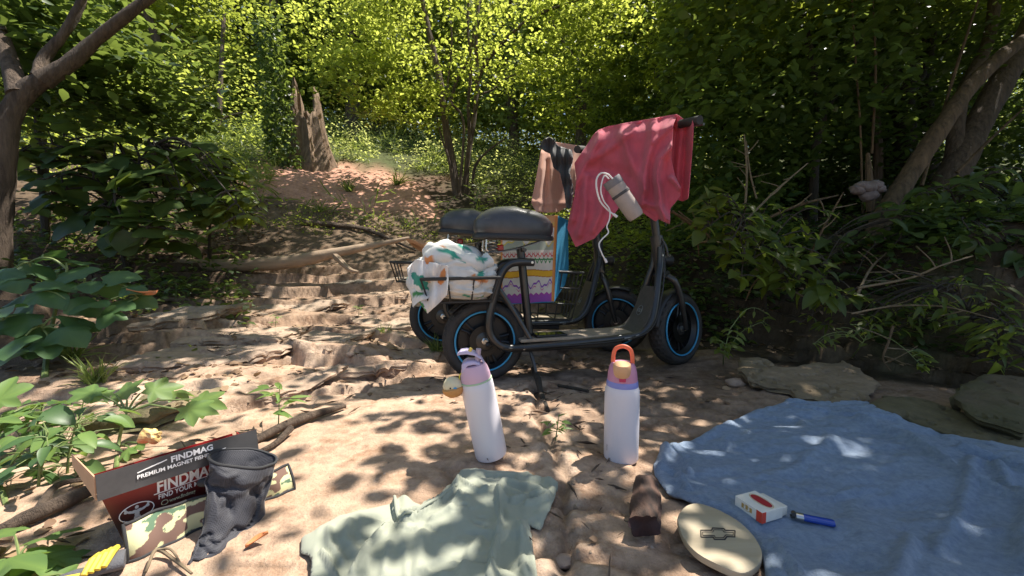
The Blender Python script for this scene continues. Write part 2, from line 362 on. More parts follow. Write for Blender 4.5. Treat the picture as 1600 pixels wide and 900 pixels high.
# ================================================================ the ground
def build_ground():
    nu, nv = 560, 470
    t = np.linspace(0, 1, nv)
    yy = np.where(t < .74, .45+3.6*(t/.74)**1.25, 0); yy = np.where(t >= .74, 4.05+56*((t-.74)/.26)**2.3+(t-.74)*6, yy)
    yy = np.concatenate([[-6, -3, -1.5, -.6, 0, .25], yy])
    u = np.linspace(-1, 1, nu); u = .72*u+.28*u**3
    wd = 1.15+1.45*np.maximum(yy, 0)+np.maximum(-yy, 0)*1.2
    X = u[None, :]*wd[:, None]; Y = np.repeat(yy[:, None], nu, 1)
    Z = H(X, Y)
    b = bank(X, Y)
    n1 = fbm(X*3, Y*3, 4, 61); n2 = fbm(X*11, Y*11, 4, 62); n3 = fbm(X*30, Y*30, 3, 63)
    rock = np.array([.50, .345, .240]); rockd = np.array([.30, .205, .145]); pale = np.array([.62, .455, .33])
    col = rock+(pale-rock)*sst(.5, .75, n1)[..., None]+(rockd-rock)*(.75*sst(.52, .72, n2)*sst(.4, .6, n1[::-1]))[..., None]
    backd = sst(0.9, 1.5, Y)*sst(-.1, .5, X)*.45+sst(2.0, 2.6, Y)*.25+.25*sst(-.6, -1.0, X)*0  # rock gets darker toward the back and the right
    col = col*(1-backd)[..., None]
    # dark tone along cracks and sheet edges, pale grit beside the crack
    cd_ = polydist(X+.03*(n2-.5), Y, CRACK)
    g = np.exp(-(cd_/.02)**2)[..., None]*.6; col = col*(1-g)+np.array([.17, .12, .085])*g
    g = (np.exp(-((cd_-.04)/.035)**2)*sst(.4, .6, n3))[..., None]*.5; col = col*(1-g)+np.array([.55, .43, .33])*g
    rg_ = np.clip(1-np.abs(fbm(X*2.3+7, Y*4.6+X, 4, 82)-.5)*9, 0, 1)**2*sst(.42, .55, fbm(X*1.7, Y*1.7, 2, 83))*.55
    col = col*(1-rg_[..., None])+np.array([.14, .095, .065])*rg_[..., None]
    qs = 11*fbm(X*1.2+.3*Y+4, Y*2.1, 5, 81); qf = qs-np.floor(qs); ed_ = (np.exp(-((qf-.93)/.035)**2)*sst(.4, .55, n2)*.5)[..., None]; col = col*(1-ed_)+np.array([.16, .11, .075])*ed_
    # soil beyond the ledges, red path, dark bank
    soil = sst(3.2, 3.9, Y+.5*(n1-.5))[..., None]; col = col*(1-soil)+(np.array([.17, .12, .08])*(.7+.6*n2[..., None]))*soil
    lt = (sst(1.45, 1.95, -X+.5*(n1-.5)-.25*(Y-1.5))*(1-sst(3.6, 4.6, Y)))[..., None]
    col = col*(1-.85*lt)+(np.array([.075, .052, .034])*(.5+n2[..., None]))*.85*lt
    px = CX+X/np.maximum(Y, .1)*F
    pth = sst(4.7, 5.1, Y+.4*(n1-.5))*(1-sst(6.3, 6.9, Y+.8*(n1-.5)))*sst(-3.8, -3.2, X+(Y-5)*.30+.5*(n1-.5))*(1-sst(-.95, -.55, X+(Y-5)*.12+.5*(n1-.5)))
    col = col*(1-pth[..., None])+(np.array([.56, .31, .22])*(.8+.4*n2[..., None]))*pth[..., None]
    green = (sst(4.6, 6, Y)*(1-pth))[..., None]; col = col*(1-green)+np.array([.08, .095, .035])*green
    dk = sst(-.10, .04, b+.12*sst(1.0, 1.25, X)+.08*(n2-.5))*(1-sst(5.5, 8, Y)); col = col*(1-dk[..., None])+(np.array([.050, .036, .023])*(.5+1.0*n2[..., None]))*dk[..., None]  # dark bank soil, painted darker still to deepen its shade
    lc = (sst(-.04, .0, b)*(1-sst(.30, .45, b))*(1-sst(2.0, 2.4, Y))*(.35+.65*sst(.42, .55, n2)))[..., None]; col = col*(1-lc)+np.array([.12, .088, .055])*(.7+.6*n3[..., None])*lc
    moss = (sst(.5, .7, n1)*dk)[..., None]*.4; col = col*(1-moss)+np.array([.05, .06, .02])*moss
    M, N = X.shape; idx = np.arange(M*N).reshape(M, N)
    f = np.stack([idx[:-1, :-1], idx[:-1, 1:], idx[1:, 1:], idx[1:, :-1]], -1).reshape(-1, 4)
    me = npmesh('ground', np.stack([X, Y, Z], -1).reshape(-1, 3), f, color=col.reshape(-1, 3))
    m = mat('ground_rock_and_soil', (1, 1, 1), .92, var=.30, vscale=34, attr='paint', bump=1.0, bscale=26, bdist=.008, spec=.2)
    n = m.node_tree.nodes; l = m.node_tree.links; bs = n['Principled BSDF']
    b1 = [q for q in n if q.type == 'BUMP'][0]; tc = [q for q in n if q.type == 'TEX_COORD'][0]
    # second layer: fine grain and pits of weathered sandstone
    no = n.new('ShaderNodeTexNoise'); no.inputs['Scale'].default_value = 190; no.inputs['Detail'].default_value = 5; l.new(tc.outputs['Object'], no.inputs[0])
    vo = n.new('ShaderNodeTexVoronoi'); vo.inputs['Scale'].default_value = 70; l.new(tc.outputs['Object'], vo.inputs[0])
    pit = n.new('ShaderNodeMapRange'); pit.inputs[1].default_value = .0; pit.inputs[2].default_value = .22; l.new(vo.outputs['Distance'], pit.inputs[0])
    ad = n.new('ShaderNodeMath'); ad.operation = 'MULTIPLY_ADD'; ad.inputs[1].default_value = .12; l.new(pit.outputs[0], ad.inputs[0]); l.new(no.outputs[0], ad.inputs[2])
    b2 = n.new('ShaderNodeBump'); b2.inputs['Strength'].default_value = .8; b2.inputs['Distance'].default_value = .003; l.new(ad.outputs[0], b2.inputs['Height']); l.new(b1.outputs[0], b2.inputs['Normal']); l.new(b2.outputs[0], bs.inputs['Normal'])
    # dark specks and stains
    n3_ = n.new('ShaderNodeTexNoise'); n3_.inputs['Scale'].default_value = 9; n3_.inputs['Detail'].default_value = 12; n3_.inputs['Roughness'].default_value = .78; l.new(tc.outputs['Object'], n3_.inputs[0])
    r3 = n.new('ShaderNodeValToRGB'); r3.color_ramp.elements[0].position = .36; r3.color_ramp.elements[0].color = (.66, .58, .52, 1); r3.color_ramp.elements[1].position = .50; r3.color_ramp.elements[1].color = (1, 1, 1, 1); l.new(n3_.outputs[0], r3.inputs[0])
    mx = n.new('ShaderNodeMix'); mx.data_type = 'RGBA'; mx.blend_type = 'MULTIPLY'; mx.inputs[0].default_value = 1
    src = bs.inputs['Base Color'].links[0].from_socket; l.new(src, mx.inputs[6]); l.new(r3.outputs[0], mx.inputs[7]); l.new(mx.outputs[2], bs.inputs['Base Color'])
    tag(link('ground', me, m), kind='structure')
    return pth
build_ground()
def on_path(x, y):
    return (y > 4.7) & (y < 6.7) & (x+(y-5)*.30 > -3.05) & (x+(y-5)*.12 < -.5)

# ================================================================ rock slabs
def rock_slab(label, outline, ztop, thick, tint=(.40, .30, .22), tilt=(0, 0), rough=.02, sp=.013, seed=0, name='rock_slab', moss=0.0, group=None):
    """broken sheet of layered stone; outline is in world x, y"""
    pts = []
    o = [Vector((a, b)) for a, b in outline]
    for i in range(len(o)):
        a, b = o[i], o[(i+1) % len(o)]; k = max(1, int((b-a).length/sp))
        for j in range(k): pts.append(a+(b-a)*j/k)
    px_ = np.array([p.x for p in pts]); py_ = np.array([p.y for p in pts]); c = np.array([px_.mean(), py_.mean()])
    dx, dy = px_-c[0], py_-c[1]
    k = 1+rough*9*(fbm(px_*13+seed, py_*13, 4, seed)-.5); px_ = c[0]+dx*k; py_ = c[1]+dy*k
    # interior points
    gx, gy = np.meshgrid(np.arange(px_.min(), px_.max(), sp), np.arange(py_.min(), py_.max(), sp))
    inner = np.stack([gx.ravel()+rng.uniform(-.2, .2, gx.size)*sp, gy.ravel()+rng.uniform(-.2, .2, gx.size)*sp], 1)
    nb = len(px_); verts = [Vector((a, b)) for a, b in zip(px_, py_)]+[Vector(q) for q in inner]
    v2, e2, f2, ov, _, _ = delaunay_2d_cdt(verts, [], [list(range(nb))], 1, 1e-5)
    X = np.array([p.x for p in v2]); Y = np.array([p.y for p in v2])
    def top(x, y):
        ed = polydist(x, y, [tuple(q) for q in zip(np.append(px_, px_[0]), np.append(py_, py_[0]))])
        lay = fbm(x*5+seed, y*8, 3, seed+3); 
        stp = np.floor(lay*7)/7*.5+lay*.5
        return ztop+tilt[0]*(x-c[0])+tilt[1]*(y-c[1])+thick*.9*(stp-.5)-.16*thick*np.exp(-ed/.008)+.008*(fbm(x*26, y*26, 4, seed)-.5)-.012*(np.abs(fbm(x*6+seed, y*11, 3, seed+5)-.5) < .012)
    Z = top(X, Y); V = list(zip(X, Y, Z)); Fc = [tuple(f) for f in f2]
    # side: rings of strata
    bidx = []
    for i in range(nb):
        dd = (X-px_[i])**2+(Y-py_[i])**2; bidx.append(int(np.argmin(dd)))
    prev = bidx; layers = 6
    for L_ in range(1, layers+1):
        off = [.0, .008, -.004, .010, -.010, -.02, -.05][L_]*(thick/.06)
        row = []
        for i in range(nb):
            r_ = math.hypot(dx[i], dy[i])+1e-6; nz = (float(fbm(np.array([px_[i]*9*2+L_*3.3]), np.array([py_[i]*18]), 4, seed+L_)[0])-.5)*.045
            kx = (r_+off+nz)/r_
            V.append((c[0]+(px_[i]-c[0])*kx, c[1]+(py_[i]-c[1])*kx, Z[bidx[i]]-thick*L_/layers)); row.append(len(V)-1)
        for i in range(nb):
            j = (i+1) % nb; Fc.append((prev[i], row[i], row[j], prev[j]))
        prev = row
    me = bpy.data.meshes.new(name); me.from_pydata([tuple(map(float, q)) for q in V], [], Fc)
    bm = bmesh.new(); bm.from_mesh(me); bmesh.ops.recalc_face_normals(bm, faces=bm.faces); bm.to_mesh(me); bm.free()
    va = np.array([q.co[:] for q in me.vertices]); n1 = fbm(va[:, 0]*9, va[:, 1]*9+va[:, 2]*30, 4, seed+8); n2 = fbm(va[:, 0]*5+4, va[:, 1]*5, 3, seed+9)
    col = np.array(tint)[None]*(.7+.6*n1[:, None]); mo = (sst(.45, .6, n2)*moss)[:, None]; col = col*(1-mo)+np.array([.07, .085, .03])*mo
    ca = me.color_attributes.new('paint', 'FLOAT_COLOR', 'POINT'); cc = np.ones((len(va), 4), np.float32); cc[:, :3] = col; ca.data.foreach_set('color', cc.ravel())
    o = link(name, me, mat('slab_stone', (1, 1, 1), .9, var=.25, vscale=25, attr='paint', bump=.9, bscale=45, bdist=.01, spec=.25))
    me.set_sharp_from_angle(angle=R(24))
    tag(o, label, 'rock', group)
    return o
def outl(pxs, z=None, d=None, back=None):
    """outline from pixels at height z"""
    return [tuple(PZ(a, b, z)[:2]) for a, b in pxs]
def ledge(label, front, depth, thick, seed, tint=(.40, .30, .22), moss=0, tilt=(0, .03), lift=0.0, name='rock_ledge', back_=None):
    """a ledge whose front rim is seen along `front` (pixel, pixel, distance)"""
    fr = [G(a, b+6) for a, b, d in front]
    zt = sum(p.z for p in fr)/len(fr)+thick*.55
    bx, by = back_ or (0, 1)
    back = [(p.x+.03*random.uniform(-1, 1)+bx*depth*random.uniform(.8, 1.2), p.y+by*depth*random.uniform(.8, 1.2)) for p in reversed(fr)]
    return rock_slab(label, [(p.x, p.y) for p in fr]+back, zt+lift, thick, tint, tilt, seed=seed, moss=moss, name=name, rough=.012)
ledge('flat tan ledge of stone in front of the bleached log', [(338, 478, 2.75), (400, 486, 2.70), (470, 482, 2.72), (545, 470, 2.8)], .35, .07, 3, tilt=(0, .12))
ledge('thin grey stone sheet just below the right end of the log', [(508, 441, 3.05), (560, 437, 3.05), (640, 436, 3.1)], .25, .05, 5, tint=(.33, .28, .22), tilt=(0, .1))
ledge('low broken stone tread left of the scooter rear wheel', [(440, 538, 2.2), (520, 532, 2.2), (585, 520, 2.3), (640, 512, 2.35)], .3, .04, 8, tilt=(0, .05))
ledge('long low sunlit stone sheet behind the broad leafed sapling', [(150, 560, 2.0), (240, 572, 1.95), (330, 566, 1.98), (440, 556, 2.05)], .35, .05, 12, tint=(.42, .31, .23), tilt=(0, .03))
ledge('pale stone lip high in the shade left of the log ledge', [(140, 505, 2.5), (200, 508, 2.45), (270, 500, 2.5), (330, 498, 2.55)], .3, .06, 15, tint=(.34, .26, .19), tilt=(0, .08))
ledge('mossy lumpy stone behind the magnet fishing box', [(118, 655, 1.33), (160, 672, 1.28), (235, 668, 1.28), (285, 650, 1.33)], .20, .07, 33, tint=(.27, .21, .13), moss=.6, tilt=(0, .05))
def Z6(a, b): return (1100+a/3.2, 500+b/3.2)
def lip(label, pts, z, thick, seed, **k):
    o_ = [(q_.x+.02, q_.y+.075) for q_ in (PZ(*Z6(*t), z) for t in pts)]; return rock_slab(label, o_[::-1], z, thick, seed=seed, rough=.006, name='rock_ledge', **k)
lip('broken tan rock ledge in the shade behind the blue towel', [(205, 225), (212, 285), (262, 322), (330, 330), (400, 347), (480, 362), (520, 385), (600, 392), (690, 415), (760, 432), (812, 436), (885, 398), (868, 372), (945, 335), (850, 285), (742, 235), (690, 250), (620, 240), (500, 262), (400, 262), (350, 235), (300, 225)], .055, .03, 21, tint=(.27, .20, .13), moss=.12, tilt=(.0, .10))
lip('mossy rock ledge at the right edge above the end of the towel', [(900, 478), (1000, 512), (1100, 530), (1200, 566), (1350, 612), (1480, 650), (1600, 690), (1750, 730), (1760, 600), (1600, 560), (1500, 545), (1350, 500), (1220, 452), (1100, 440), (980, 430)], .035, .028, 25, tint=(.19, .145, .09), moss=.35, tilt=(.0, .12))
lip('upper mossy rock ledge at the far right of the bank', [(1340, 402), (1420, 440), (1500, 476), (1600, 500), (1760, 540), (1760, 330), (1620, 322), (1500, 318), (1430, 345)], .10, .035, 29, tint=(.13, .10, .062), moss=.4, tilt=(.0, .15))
for lab_, fr_, dp_, th_, sd_ in [
    ('wide cracked stone step just under the log, toward its thick left end', [(300, 452, 0), (350, 458, 0), (400, 452, 0), (470, 455, 0)], .30, .05, 41),
    ('narrow stone tread between the log and the far rear wheel', [(560, 462, 0), (600, 466, 0), (650, 460, 0)], .22, .04, 43),
    ('broad flat stone sheet in dappled light left of the grass tread', [(240, 528, 0), (300, 536, 0), (370, 528, 0), (430, 524, 0)], .26, .045, 45),
    ('pale stone step directly left of the far rear wheel', [(545, 500, 0), (590, 508, 0), (650, 500, 0)], .22, .045, 47),
    ('low sunlit stone sheet with a broken edge left of the near rear tyre', [(470, 575, 0), (540, 588, 0), (610, 582, 0), (672, 568, 0)], .24, .035, 49),
    ('thin flat stone flake in front of the long sunlit sheet', [(330, 606, 0), (400, 616, 0), (480, 604, 0), (520, 596, 0)], .16, .03, 51)]:
    ledge(lab_, fr_, dp_, th_, sd_, tint=(.44, .32, .23), tilt=(0, .07))
# small loose stones
def stone(loc, s, seed, m): 
    mb = MB(); mb.ball((0, 0, 0), 1, 8); 
    for i, p in enumerate(mb.v):
        k = 1+.5*(float(fbm(np.array([p.x*1.3+seed]), np.array([p.y*1.3+p.z]), 3, seed)[0])-.5)*1.5
        mb.v[i] = Vector((p.x*s[0]*k, p.y*s[1]*k, p.z*s[2]*k))
    o = mb.build('stone', m); o.location = loc; return o
MST = mat('pebble', (.26, .19, .14), .9, col2=(.46, .33, .25), vscale=30, bump=.5, bscale=60)
for i, (a, b, s, lab) in enumerate([
    (880, 882, .016, 'small round stone in the crumbling crack left of the charred wood'),
    (700, 600, .014, 'small pale stone by the rear tyre of the near scooter'),
    (1150, 602, .03, 'dark stone at the foot of the shaded ledge'),
    (548, 560, .02, 'small tan stone lying on the left rock sheet')]):
    p = G(a, b); tag(stone((p.x, p.y, p.z+s*.2), (s*1.3, s, s*.6), 70+i, MST), lab, 'stone')
N = 2600
gx = rng.uniform(-2.0, 1.0, N); gy = rng.uniform(.5, 3.4, N)**1.0
cdist = polydist(gx, gy, CRACK); ex = np.interp(gx, [p[0] for p in STEP], [p[1] for p in STEP])
keep = (bank(gx, gy) < .1) & ((cdist < .06) | (np.abs(gy-ex+.02) < .05) & (gx < -.15) | (rng.random(N) < .16))
# grit: tiny chips of stone, one mass
gp = np.stack([gx, gy, H(gx, gy)], 1)[keep]
T_ = (np.array([[-.5, -.5, -.2], [.5, -.4, -.2], [.4, .5, -.2], [-.4, .5, -.2], [0, .05, .45]]), np.array([[0, 1, 4], [1, 2, 4], [2, 3, 4], [3, 0, 4]]))
scatter('stone_grit', gp, rng.uniform(.003, .011, len(gp)), leafmat('grit', (.22, .16, .11), (.48, .37, .28), (0, 0, 0), rough=.9, tr=0), shape=T_, up=4, kind='stuff')

# ================================================================ unseen leaves overhead, placed to cast the wanted shade
def shade_at(x, y):
    """how much of the sun the leaves overhead keep from this spot of ground"""
    s = np.full(np.shape(x), .62)
    s = np.where((x < -.12) & (y < 1.6), .46, s)
    s = np.where((x < -.95) & (y < 1.5), .40, s)
    s = np.where((x < -.3) & (y >= 1.6), .52, s)
    s = np.where((x < -1.15) & (y >= 1.7), .80, s)
    s = np.where((y > 2.3) & (x < .3), .52, s)
    s = np.where((y > 3.4) & (x < .2), .38, s)
    s = np.where((x > .05) & (y < 2.2), .66, s)
    s = np.where((x > .12) & (x < .36) & (y < .85), .55, s)
    s = np.where((np.hypot((x+.36)/.34, (y-1.55)/.26) < 1), .18, s)
    s = np.where(x > .40+.25*(1.0-y), .955, s)
    s = np.where((x > .5), .975, s)
    s = np.where((x > .1) & (y > 1.5), .90, s)
    s = np.where(x > 1.0, .998, s)
    s = np.where((x < -1.35-.35*(y-1.5)) & (y > 1.35) & (y < 4.5), .93, s)
    s = np.where((x > .2) & (y > 2.3), .995, s)
    return s
def build_shade_leaves():
    n = 1.0; pts = []
    A = .00235
    gx = rng.uniform(-3.2, 6.2, 420000); gy = rng.uniform(.2, 6.2, 420000)
    area = 9.4*6.0; dens = 420000/area
    s = shade_at(gx, gy)
    lump = fbm(gx*2.6, gy*2.6, 3, 91); k = np.clip((lump-.5)*5.0+1, .08, 2.4); k = np.where(s > .9, np.clip(k, .75, 2), k)
    want = -np.log(1-np.clip(s, 0, .995))/A*k
    # the left far part only needs the near strip; the far left is lit
    want = np.where(np.hypot((gx+.40)/.42, (gy-1.58)/.28) < 1, want*.45, want)
    want = np.where((gy > 4.3) & (gx < 1.7), 0, want); want = np.where(gx > 2.8, want*.45, want)
    keep = rng.random(len(gx)) < want/dens
    gx, gy = gx[keep], gy[keep]
    h = rng.uniform(2.5, 4.6, len(gx))+.5*np.maximum(gx-1, 0)*.5
    h = np.where((gy < 1.7) & (gx < .9), rng.uniform(1.75, 3.1, len(gx)), h)
    p = np.stack([gx+L.x/L.z*h, gy+L.y/L.z*h, h], 1)
    rel = (p[:, 2]-CAMZ)/np.maximum(p[:, 1], .1)
    inframe = (rel < .72) & (np.abs(p[:, 0]/p[:, 1]) < 1.35)
    p = p[~(inframe & (p[:, 0] < 1.6))]
    return p
SHADE_LEAVES = build_shade_leaves()

# ================================================================ trees
def tree(label, group=None, loc=(0, 0, 0), name='tree'):
    return empty(name, label, 'tree', loc, group=group)
def stems(parent, base, list_, m, part='trunk', n=9, knob=.06):
    out = []
    for i, (pts, rs) in enumerate(list_):
        mb = MB(); q = limb(mb, [Vector(p)-base for p in pts], rs, n, 6, knob)
        out.append(mb.build(part if i == 0 else ('branch' if part == 'trunk' else part), m, parent))
    return out
def pw(*a):  # pixel, pixel, distance triples
    return [P(*t) for t in a]

# --- leaning right-hand tree, with unseen limbs and leaves added to shade the clearing
b0 = P(1372, 372, 2.9)
tr = tree('tan trunk rising out of the dark bank and leaning into the top right corner', loc=b0, name='leaning_tree')
stems(tr, b0, [(pw((1362, 400, 2.85), (1374, 352, 2.9), (1420, 275, 3.0), (1470, 200, 3.1), (1525, 125, 3.3), (1600, 62, 3.5), (1700, 10, 3.7)), [.070, .068, .062, .058, .056, .054, .05]),
               (pw((1700, 10, 3.7), (1640, -260, 3.3), (1400, -520, 2.9), (1200, -800, 2.7)), [.07, .06, .045, .02]),
               (pw((1640, -260, 3.3), (1700, -700, 2.4), (1500, -1300, 1.8)), [.05, .04, .02]),
               (pw((1700, 10, 3.7), (1800, -300, 4.2), (1700, -700, 4.6)), [.06, .05, .03])], M_BARK_T, n=14)
scatter('crown', SHADE_LEAVES-np.array(b0), .085, M_LEAF_G, tr, LEAF6, up=1.6)  # added out-of-view leaves that shape the dappled shade
# second, broader trunk behind it
b0 = P(1478, 285, 3.8)
tr = tree('broad reddish brown trunk leaning right behind the tan trunk, upper right', loc=b0, name='leaning_tree')
stems(tr, b0, [(pw((1462, 330, 3.75), (1490, 270, 3.8), (1530, 190, 3.95), (1575, 110, 4.1), (1640, -10, 4.4)), [.14, .12, .105, .10, .095]),
               (pw((1490, 270, 3.8), (1500, 160, 4.0), (1545, 60, 4.3), (1560, -60, 4.5)), [.07, .06, .05, .05])], M_BARK, n=14)
# dark upright trunks, each its own tree
for lab, pts, rs, m in [
    ('dark twin stemmed trunk left of the leaning trunks', [(1418, 300, 4.6), (1412, 160, 4.8), (1420, 60, 5.0), (1402, -60, 5.2)], [.12, .10, .09, .08], M_BARK_D),
    ('dark slightly crooked trunk just right of the twin stemmed trunk', [(1455, 260, 4.9), (1443, 120, 5.0), (1440, 20, 5.1), (1446, -60, 5.2)], [.08, .07, .07, .06], M_BARK_D),
    ('slim greyish brown trunk standing beside a thin tan stem, right half', [(1372, 250, 4.4), (1366, 160, 4.5), (1362, 60, 4.6), (1356, -60, 4.7)], [.045, .04, .04, .035], M_BARK),
    ('dark thin trunk behind the draped pink shirt', [(1046, 240, 6.2), (1043, 150, 6.3), (1040, 60, 6.4), (1048, -40, 6.6)], [.06, .055, .05, .04], M_BARK_D),
    ('dark bent trunk between the pink shirt and the pale fungus clump', [(1275, 230, 4.2), (1285, 180, 4.2), (1268, 90, 4.3), (1240, -40, 4.5)], [.04, .04, .035, .03], M_BARK_D),
    ('near black trunk splitting low in the middle of the right thicket', [(1395, 300, 5.5), (1385, 190, 5.6), (1378, 60, 5.8), (1384, -60, 6.0)], [.14, .12, .10, .09], M_BARK_D)]:
    b0 = P(*pts[0]); g = Hs(b0.x, b0.y); tr = tree(lab, loc=(b0.x, b0.y, g), name='thicket_tree')
    q = [P(*t) for t in pts]; q.insert(0, Vector((q[0].x, q[0].y, g-.05)))
    stems(tr, Vector((b0.x, b0.y, g)), [(q, [rs[0]*1.15]+rs), ([q[2], q[2]+Vector((.35, .1, .5)), q[2]+Vector((.5, .2, 1.1))], [rs[1]*.6, rs[1]*.4, rs[1]*.3])], m, n=10)
    top = q[-1]; cpts, _, tn = crown_points(top+Vector((0, .2, -.9)), (1.5, 1.2, 1.7), 2600, 50, .14, seed=int(b0.x*100))
    cpts = cpts[(cpts[:, 2] > .9+.2*cpts[:, 1])]; cpts = cpts[~((cpts[:, 0]/cpts[:, 1] > 1.0) & (cpts[:, 0]/cpts[:, 1] < 1.36) & (cpts[:, 1] < 4.2))]
    scatter('crown', cpts-np.array((b0.x, b0.y, g)), .075, M_LEAF_D, tr, LEAF6, up=1.2, tone=None)

# --- left tree with forked trunk
b0 = Vector((P(2, 420, 2.35).x, 2.35, P(2, 420, 2.35).z))
tr = tree('thick forked brown trunk leaning right at the left edge of the clearing', loc=b0, name='forked_tree')
stems(tr, b0, [(pw((-8, 470, 2.35), (-6, 330, 2.35), (4, 250, 2.36), (12, 190, 2.38), (38, 145, 2.42), (72, 122, 2.46)), [.070, .068, .058, .052, .050, .046]),
               (pw((66, 126, 2.45), (110, 98, 2.5), (150, 62, 2.55), (205, 18, 2.6), (260, -30, 2.7), (330, -140, 2.8)), [.050, .040, .033, .030, .027, .022]),
               (pw((62, 120, 2.45), (68, 92, 2.5), (98, 55, 2.55), (118, 22, 2.58), (132, -20, 2.6), (150, -160, 2.65)), [.036, .030, .024, .025, .022, .015]),
               (pw((30, 150, 2.4), (10, 80, 2.5), (-30, -20, 2.6)), [.05, .04, .03]),
               (pw((-6, 330, 2.35), (-24, 240, 2.3), (-40, 130, 2.3)), [.05, .04, .03])], M_BARK, n=14)
pp = []
for c, r_, n in [((40, 20, 2.9), (1.0, .5, .35), 1700), ((160, 90, 3.1), (.7, .45, .4), 1500), ((205, 150, 3.0), (.5, .35, .3), 900), ((110, 150, 3.3), (.7, .3, .25), 600), ((0, 60, 3.4), (.6, .6, .6), 1200)]:
    q, _, _ = crown_points(P(*c), r_, n, 36, .22, seed=int(c[0])); pp.append(q)
pp = np.concatenate(pp); pp = pp[pp[:, 1] > 2.2]
scatter('crown', pp-np.array(b0), .085, M_LEAF_D, tr, LEAF6, up=1.5)

# --- thin saplings on the left
for lab, pts, rs in [('thin dark sapling stem beside the left forked trunk', [(72, 330, 3.6), (68, 240, 3.6), (62, 160, 3.7), (58, 60, 3.8)], [.03, .028, .024, .02]),
                     ('slim dark sapling stem rising out of the large dark leaves', [(70, 345, 3.2), (66, 290, 3.2), (58, 200, 3.25), (60, 140, 3.3)], [.025, .02, .018, .014]),
                     ('slender pale stem standing in the yellow green foliage left of the stump', [(345, 260, 7.0), (343, 190, 7.0), (345, 120, 7.1), (350, 20, 7.3)], [.045, .04, .035, .03])][0::1]:
    b0 = P(*pts[0]); g = Hs(b0.x, b0.y); tr = tree(lab, loc=(b0.x, b0.y, g), name='sapling')
    q = [P(*t) for t in pts]; q.insert(0, Vector((q[0].x, q[0].y, g-.05)))
    stems(tr, Vector((b0.x, b0.y, g)), [(q, [rs[0]]+rs), ([q[2], q[2]+Vector((.15, .05, .12)), q[2]+Vector((.42, .1, .2))], [rs[1]*.5, rs[1]*.4, rs[1]*.2])], M_BARK_D if 'dark' in lab else M_BARK, n=8)
    cpts, _, tn = crown_points(q[-1], (.6, .5, .5), 500, 24, .25, seed=int(abs(b0.x)*77))
    scatter('crown', cpts-np.array((b0.x, b0.y, g)), .08, M_LEAF_G, tr, LEAF6, up=1.5)

# --- multi-stemmed tree in the middle
b0 = G(722, 306); tr = tree('slender many stemmed tree fanning up from one base behind the scooters', loc=b0, name='many_stemmed_tree')
d0 = b0.y; K = lambda a, b, o=0: P(a, b, d0+o)
L_ = [([K(716, 315), K(708, 262), K(697, 200), K(688, 130, .05), K(674, 65, .1), K(660, 0, .1), K(648, -90, .1)], [.075, .062, .055, .05, .042, .036, .03]),
      ([K(728, 312, .1), K(730, 255, .1), K(740, 190, .15), K(746, 130, .2), K(744, 60, .2), K(752, -40, .3)], [.05, .04, .038, .034, .028, .02]),
      ([K(744, 130, .2), K(758, 100, .15), K(790, 62, 0), K(830, 28, -.1), K(880, 8, -.2), (K(960, -20, -.3))], [.034, .03, .027, .022, .018, .012]),
      ([K(722, 308, .05), K(733, 230, 0), K(732, 160, -.1), K(736, 100, -.1), K(731, 40, -.1), K(735, -60, -.1)], [.035, .028, .026, .02, .018, .014]),
      ([K(738, 305, .1), K(742, 262, 0), K(760, 238, -.1), K(790, 216, -.2)], [.028, .022, .016, .01]),
      ([K(702, 180, .05), K(712, 130, .05), K(733, 90, 0), K(742, 40, 0)], [.030, .024, .02, .014]),
      ([K(712, 300), K(700, 245, -.1), K(690, 215, -.1), K(682, 180, -.1)], [.026, .018, .013, .008]),
      ([K(718, 300, -.1), K(724, 190, -.2), K(700, 150, -.2), K(706, 60, -.2), K(696, -40, -.1)], [.022, .018, .016, .014, .01]),
      ([K(742, 150, .2), K(770, 140, .2), K(800, 118, .2), K(830, 116, .2)], [.018, .014, .01, .008])]
stems(tr, b0, L_, M_BARK, n=9)
pp = []
for c, r_, n in [((690, 20, 5.7), (2.2, 1.3, 1.0), 4200), ((585, 120, 5.5), (.8, .7, .6), 1900), ((840, 60, 5.9), (1.5, 1.0, .8), 1700), ((640, 160, 5.7), (.7, .6, .25), 650), ((760, -90, 5.4), (2.6, 1.4, 1.0), 3400), ((880, 170, 6.2), (.6, .5, .3), 350), ((520, -20, 5.6), (1.2, .8, .8), 1600), ((960, 0, 5.9), (1.0, .8, .8), 1300)]:
    q, _, tq = crown_points(P(*c), r_, n, 60, .15, .14, seed=int(c[0])); pp.append(np.concatenate([q, tq[:, None]], 1))
pp = np.concatenate(pp); tq = pp[:, 3]; pp = pp[:, :3]-np.array(b0); hf = tq > .4
scatter('crown', pp[hf], rng.uniform(.045, .09, hf.sum()), M_LEAF_Y, tr, LEAF6, up=1.2, tone=tq[hf]); scatter('crown', pp[~hf], rng.uniform(.045, .09, (~hf).sum()), M_LEAF_G, tr, LEAF6, up=1.2, tone=tq[~hf]*2)

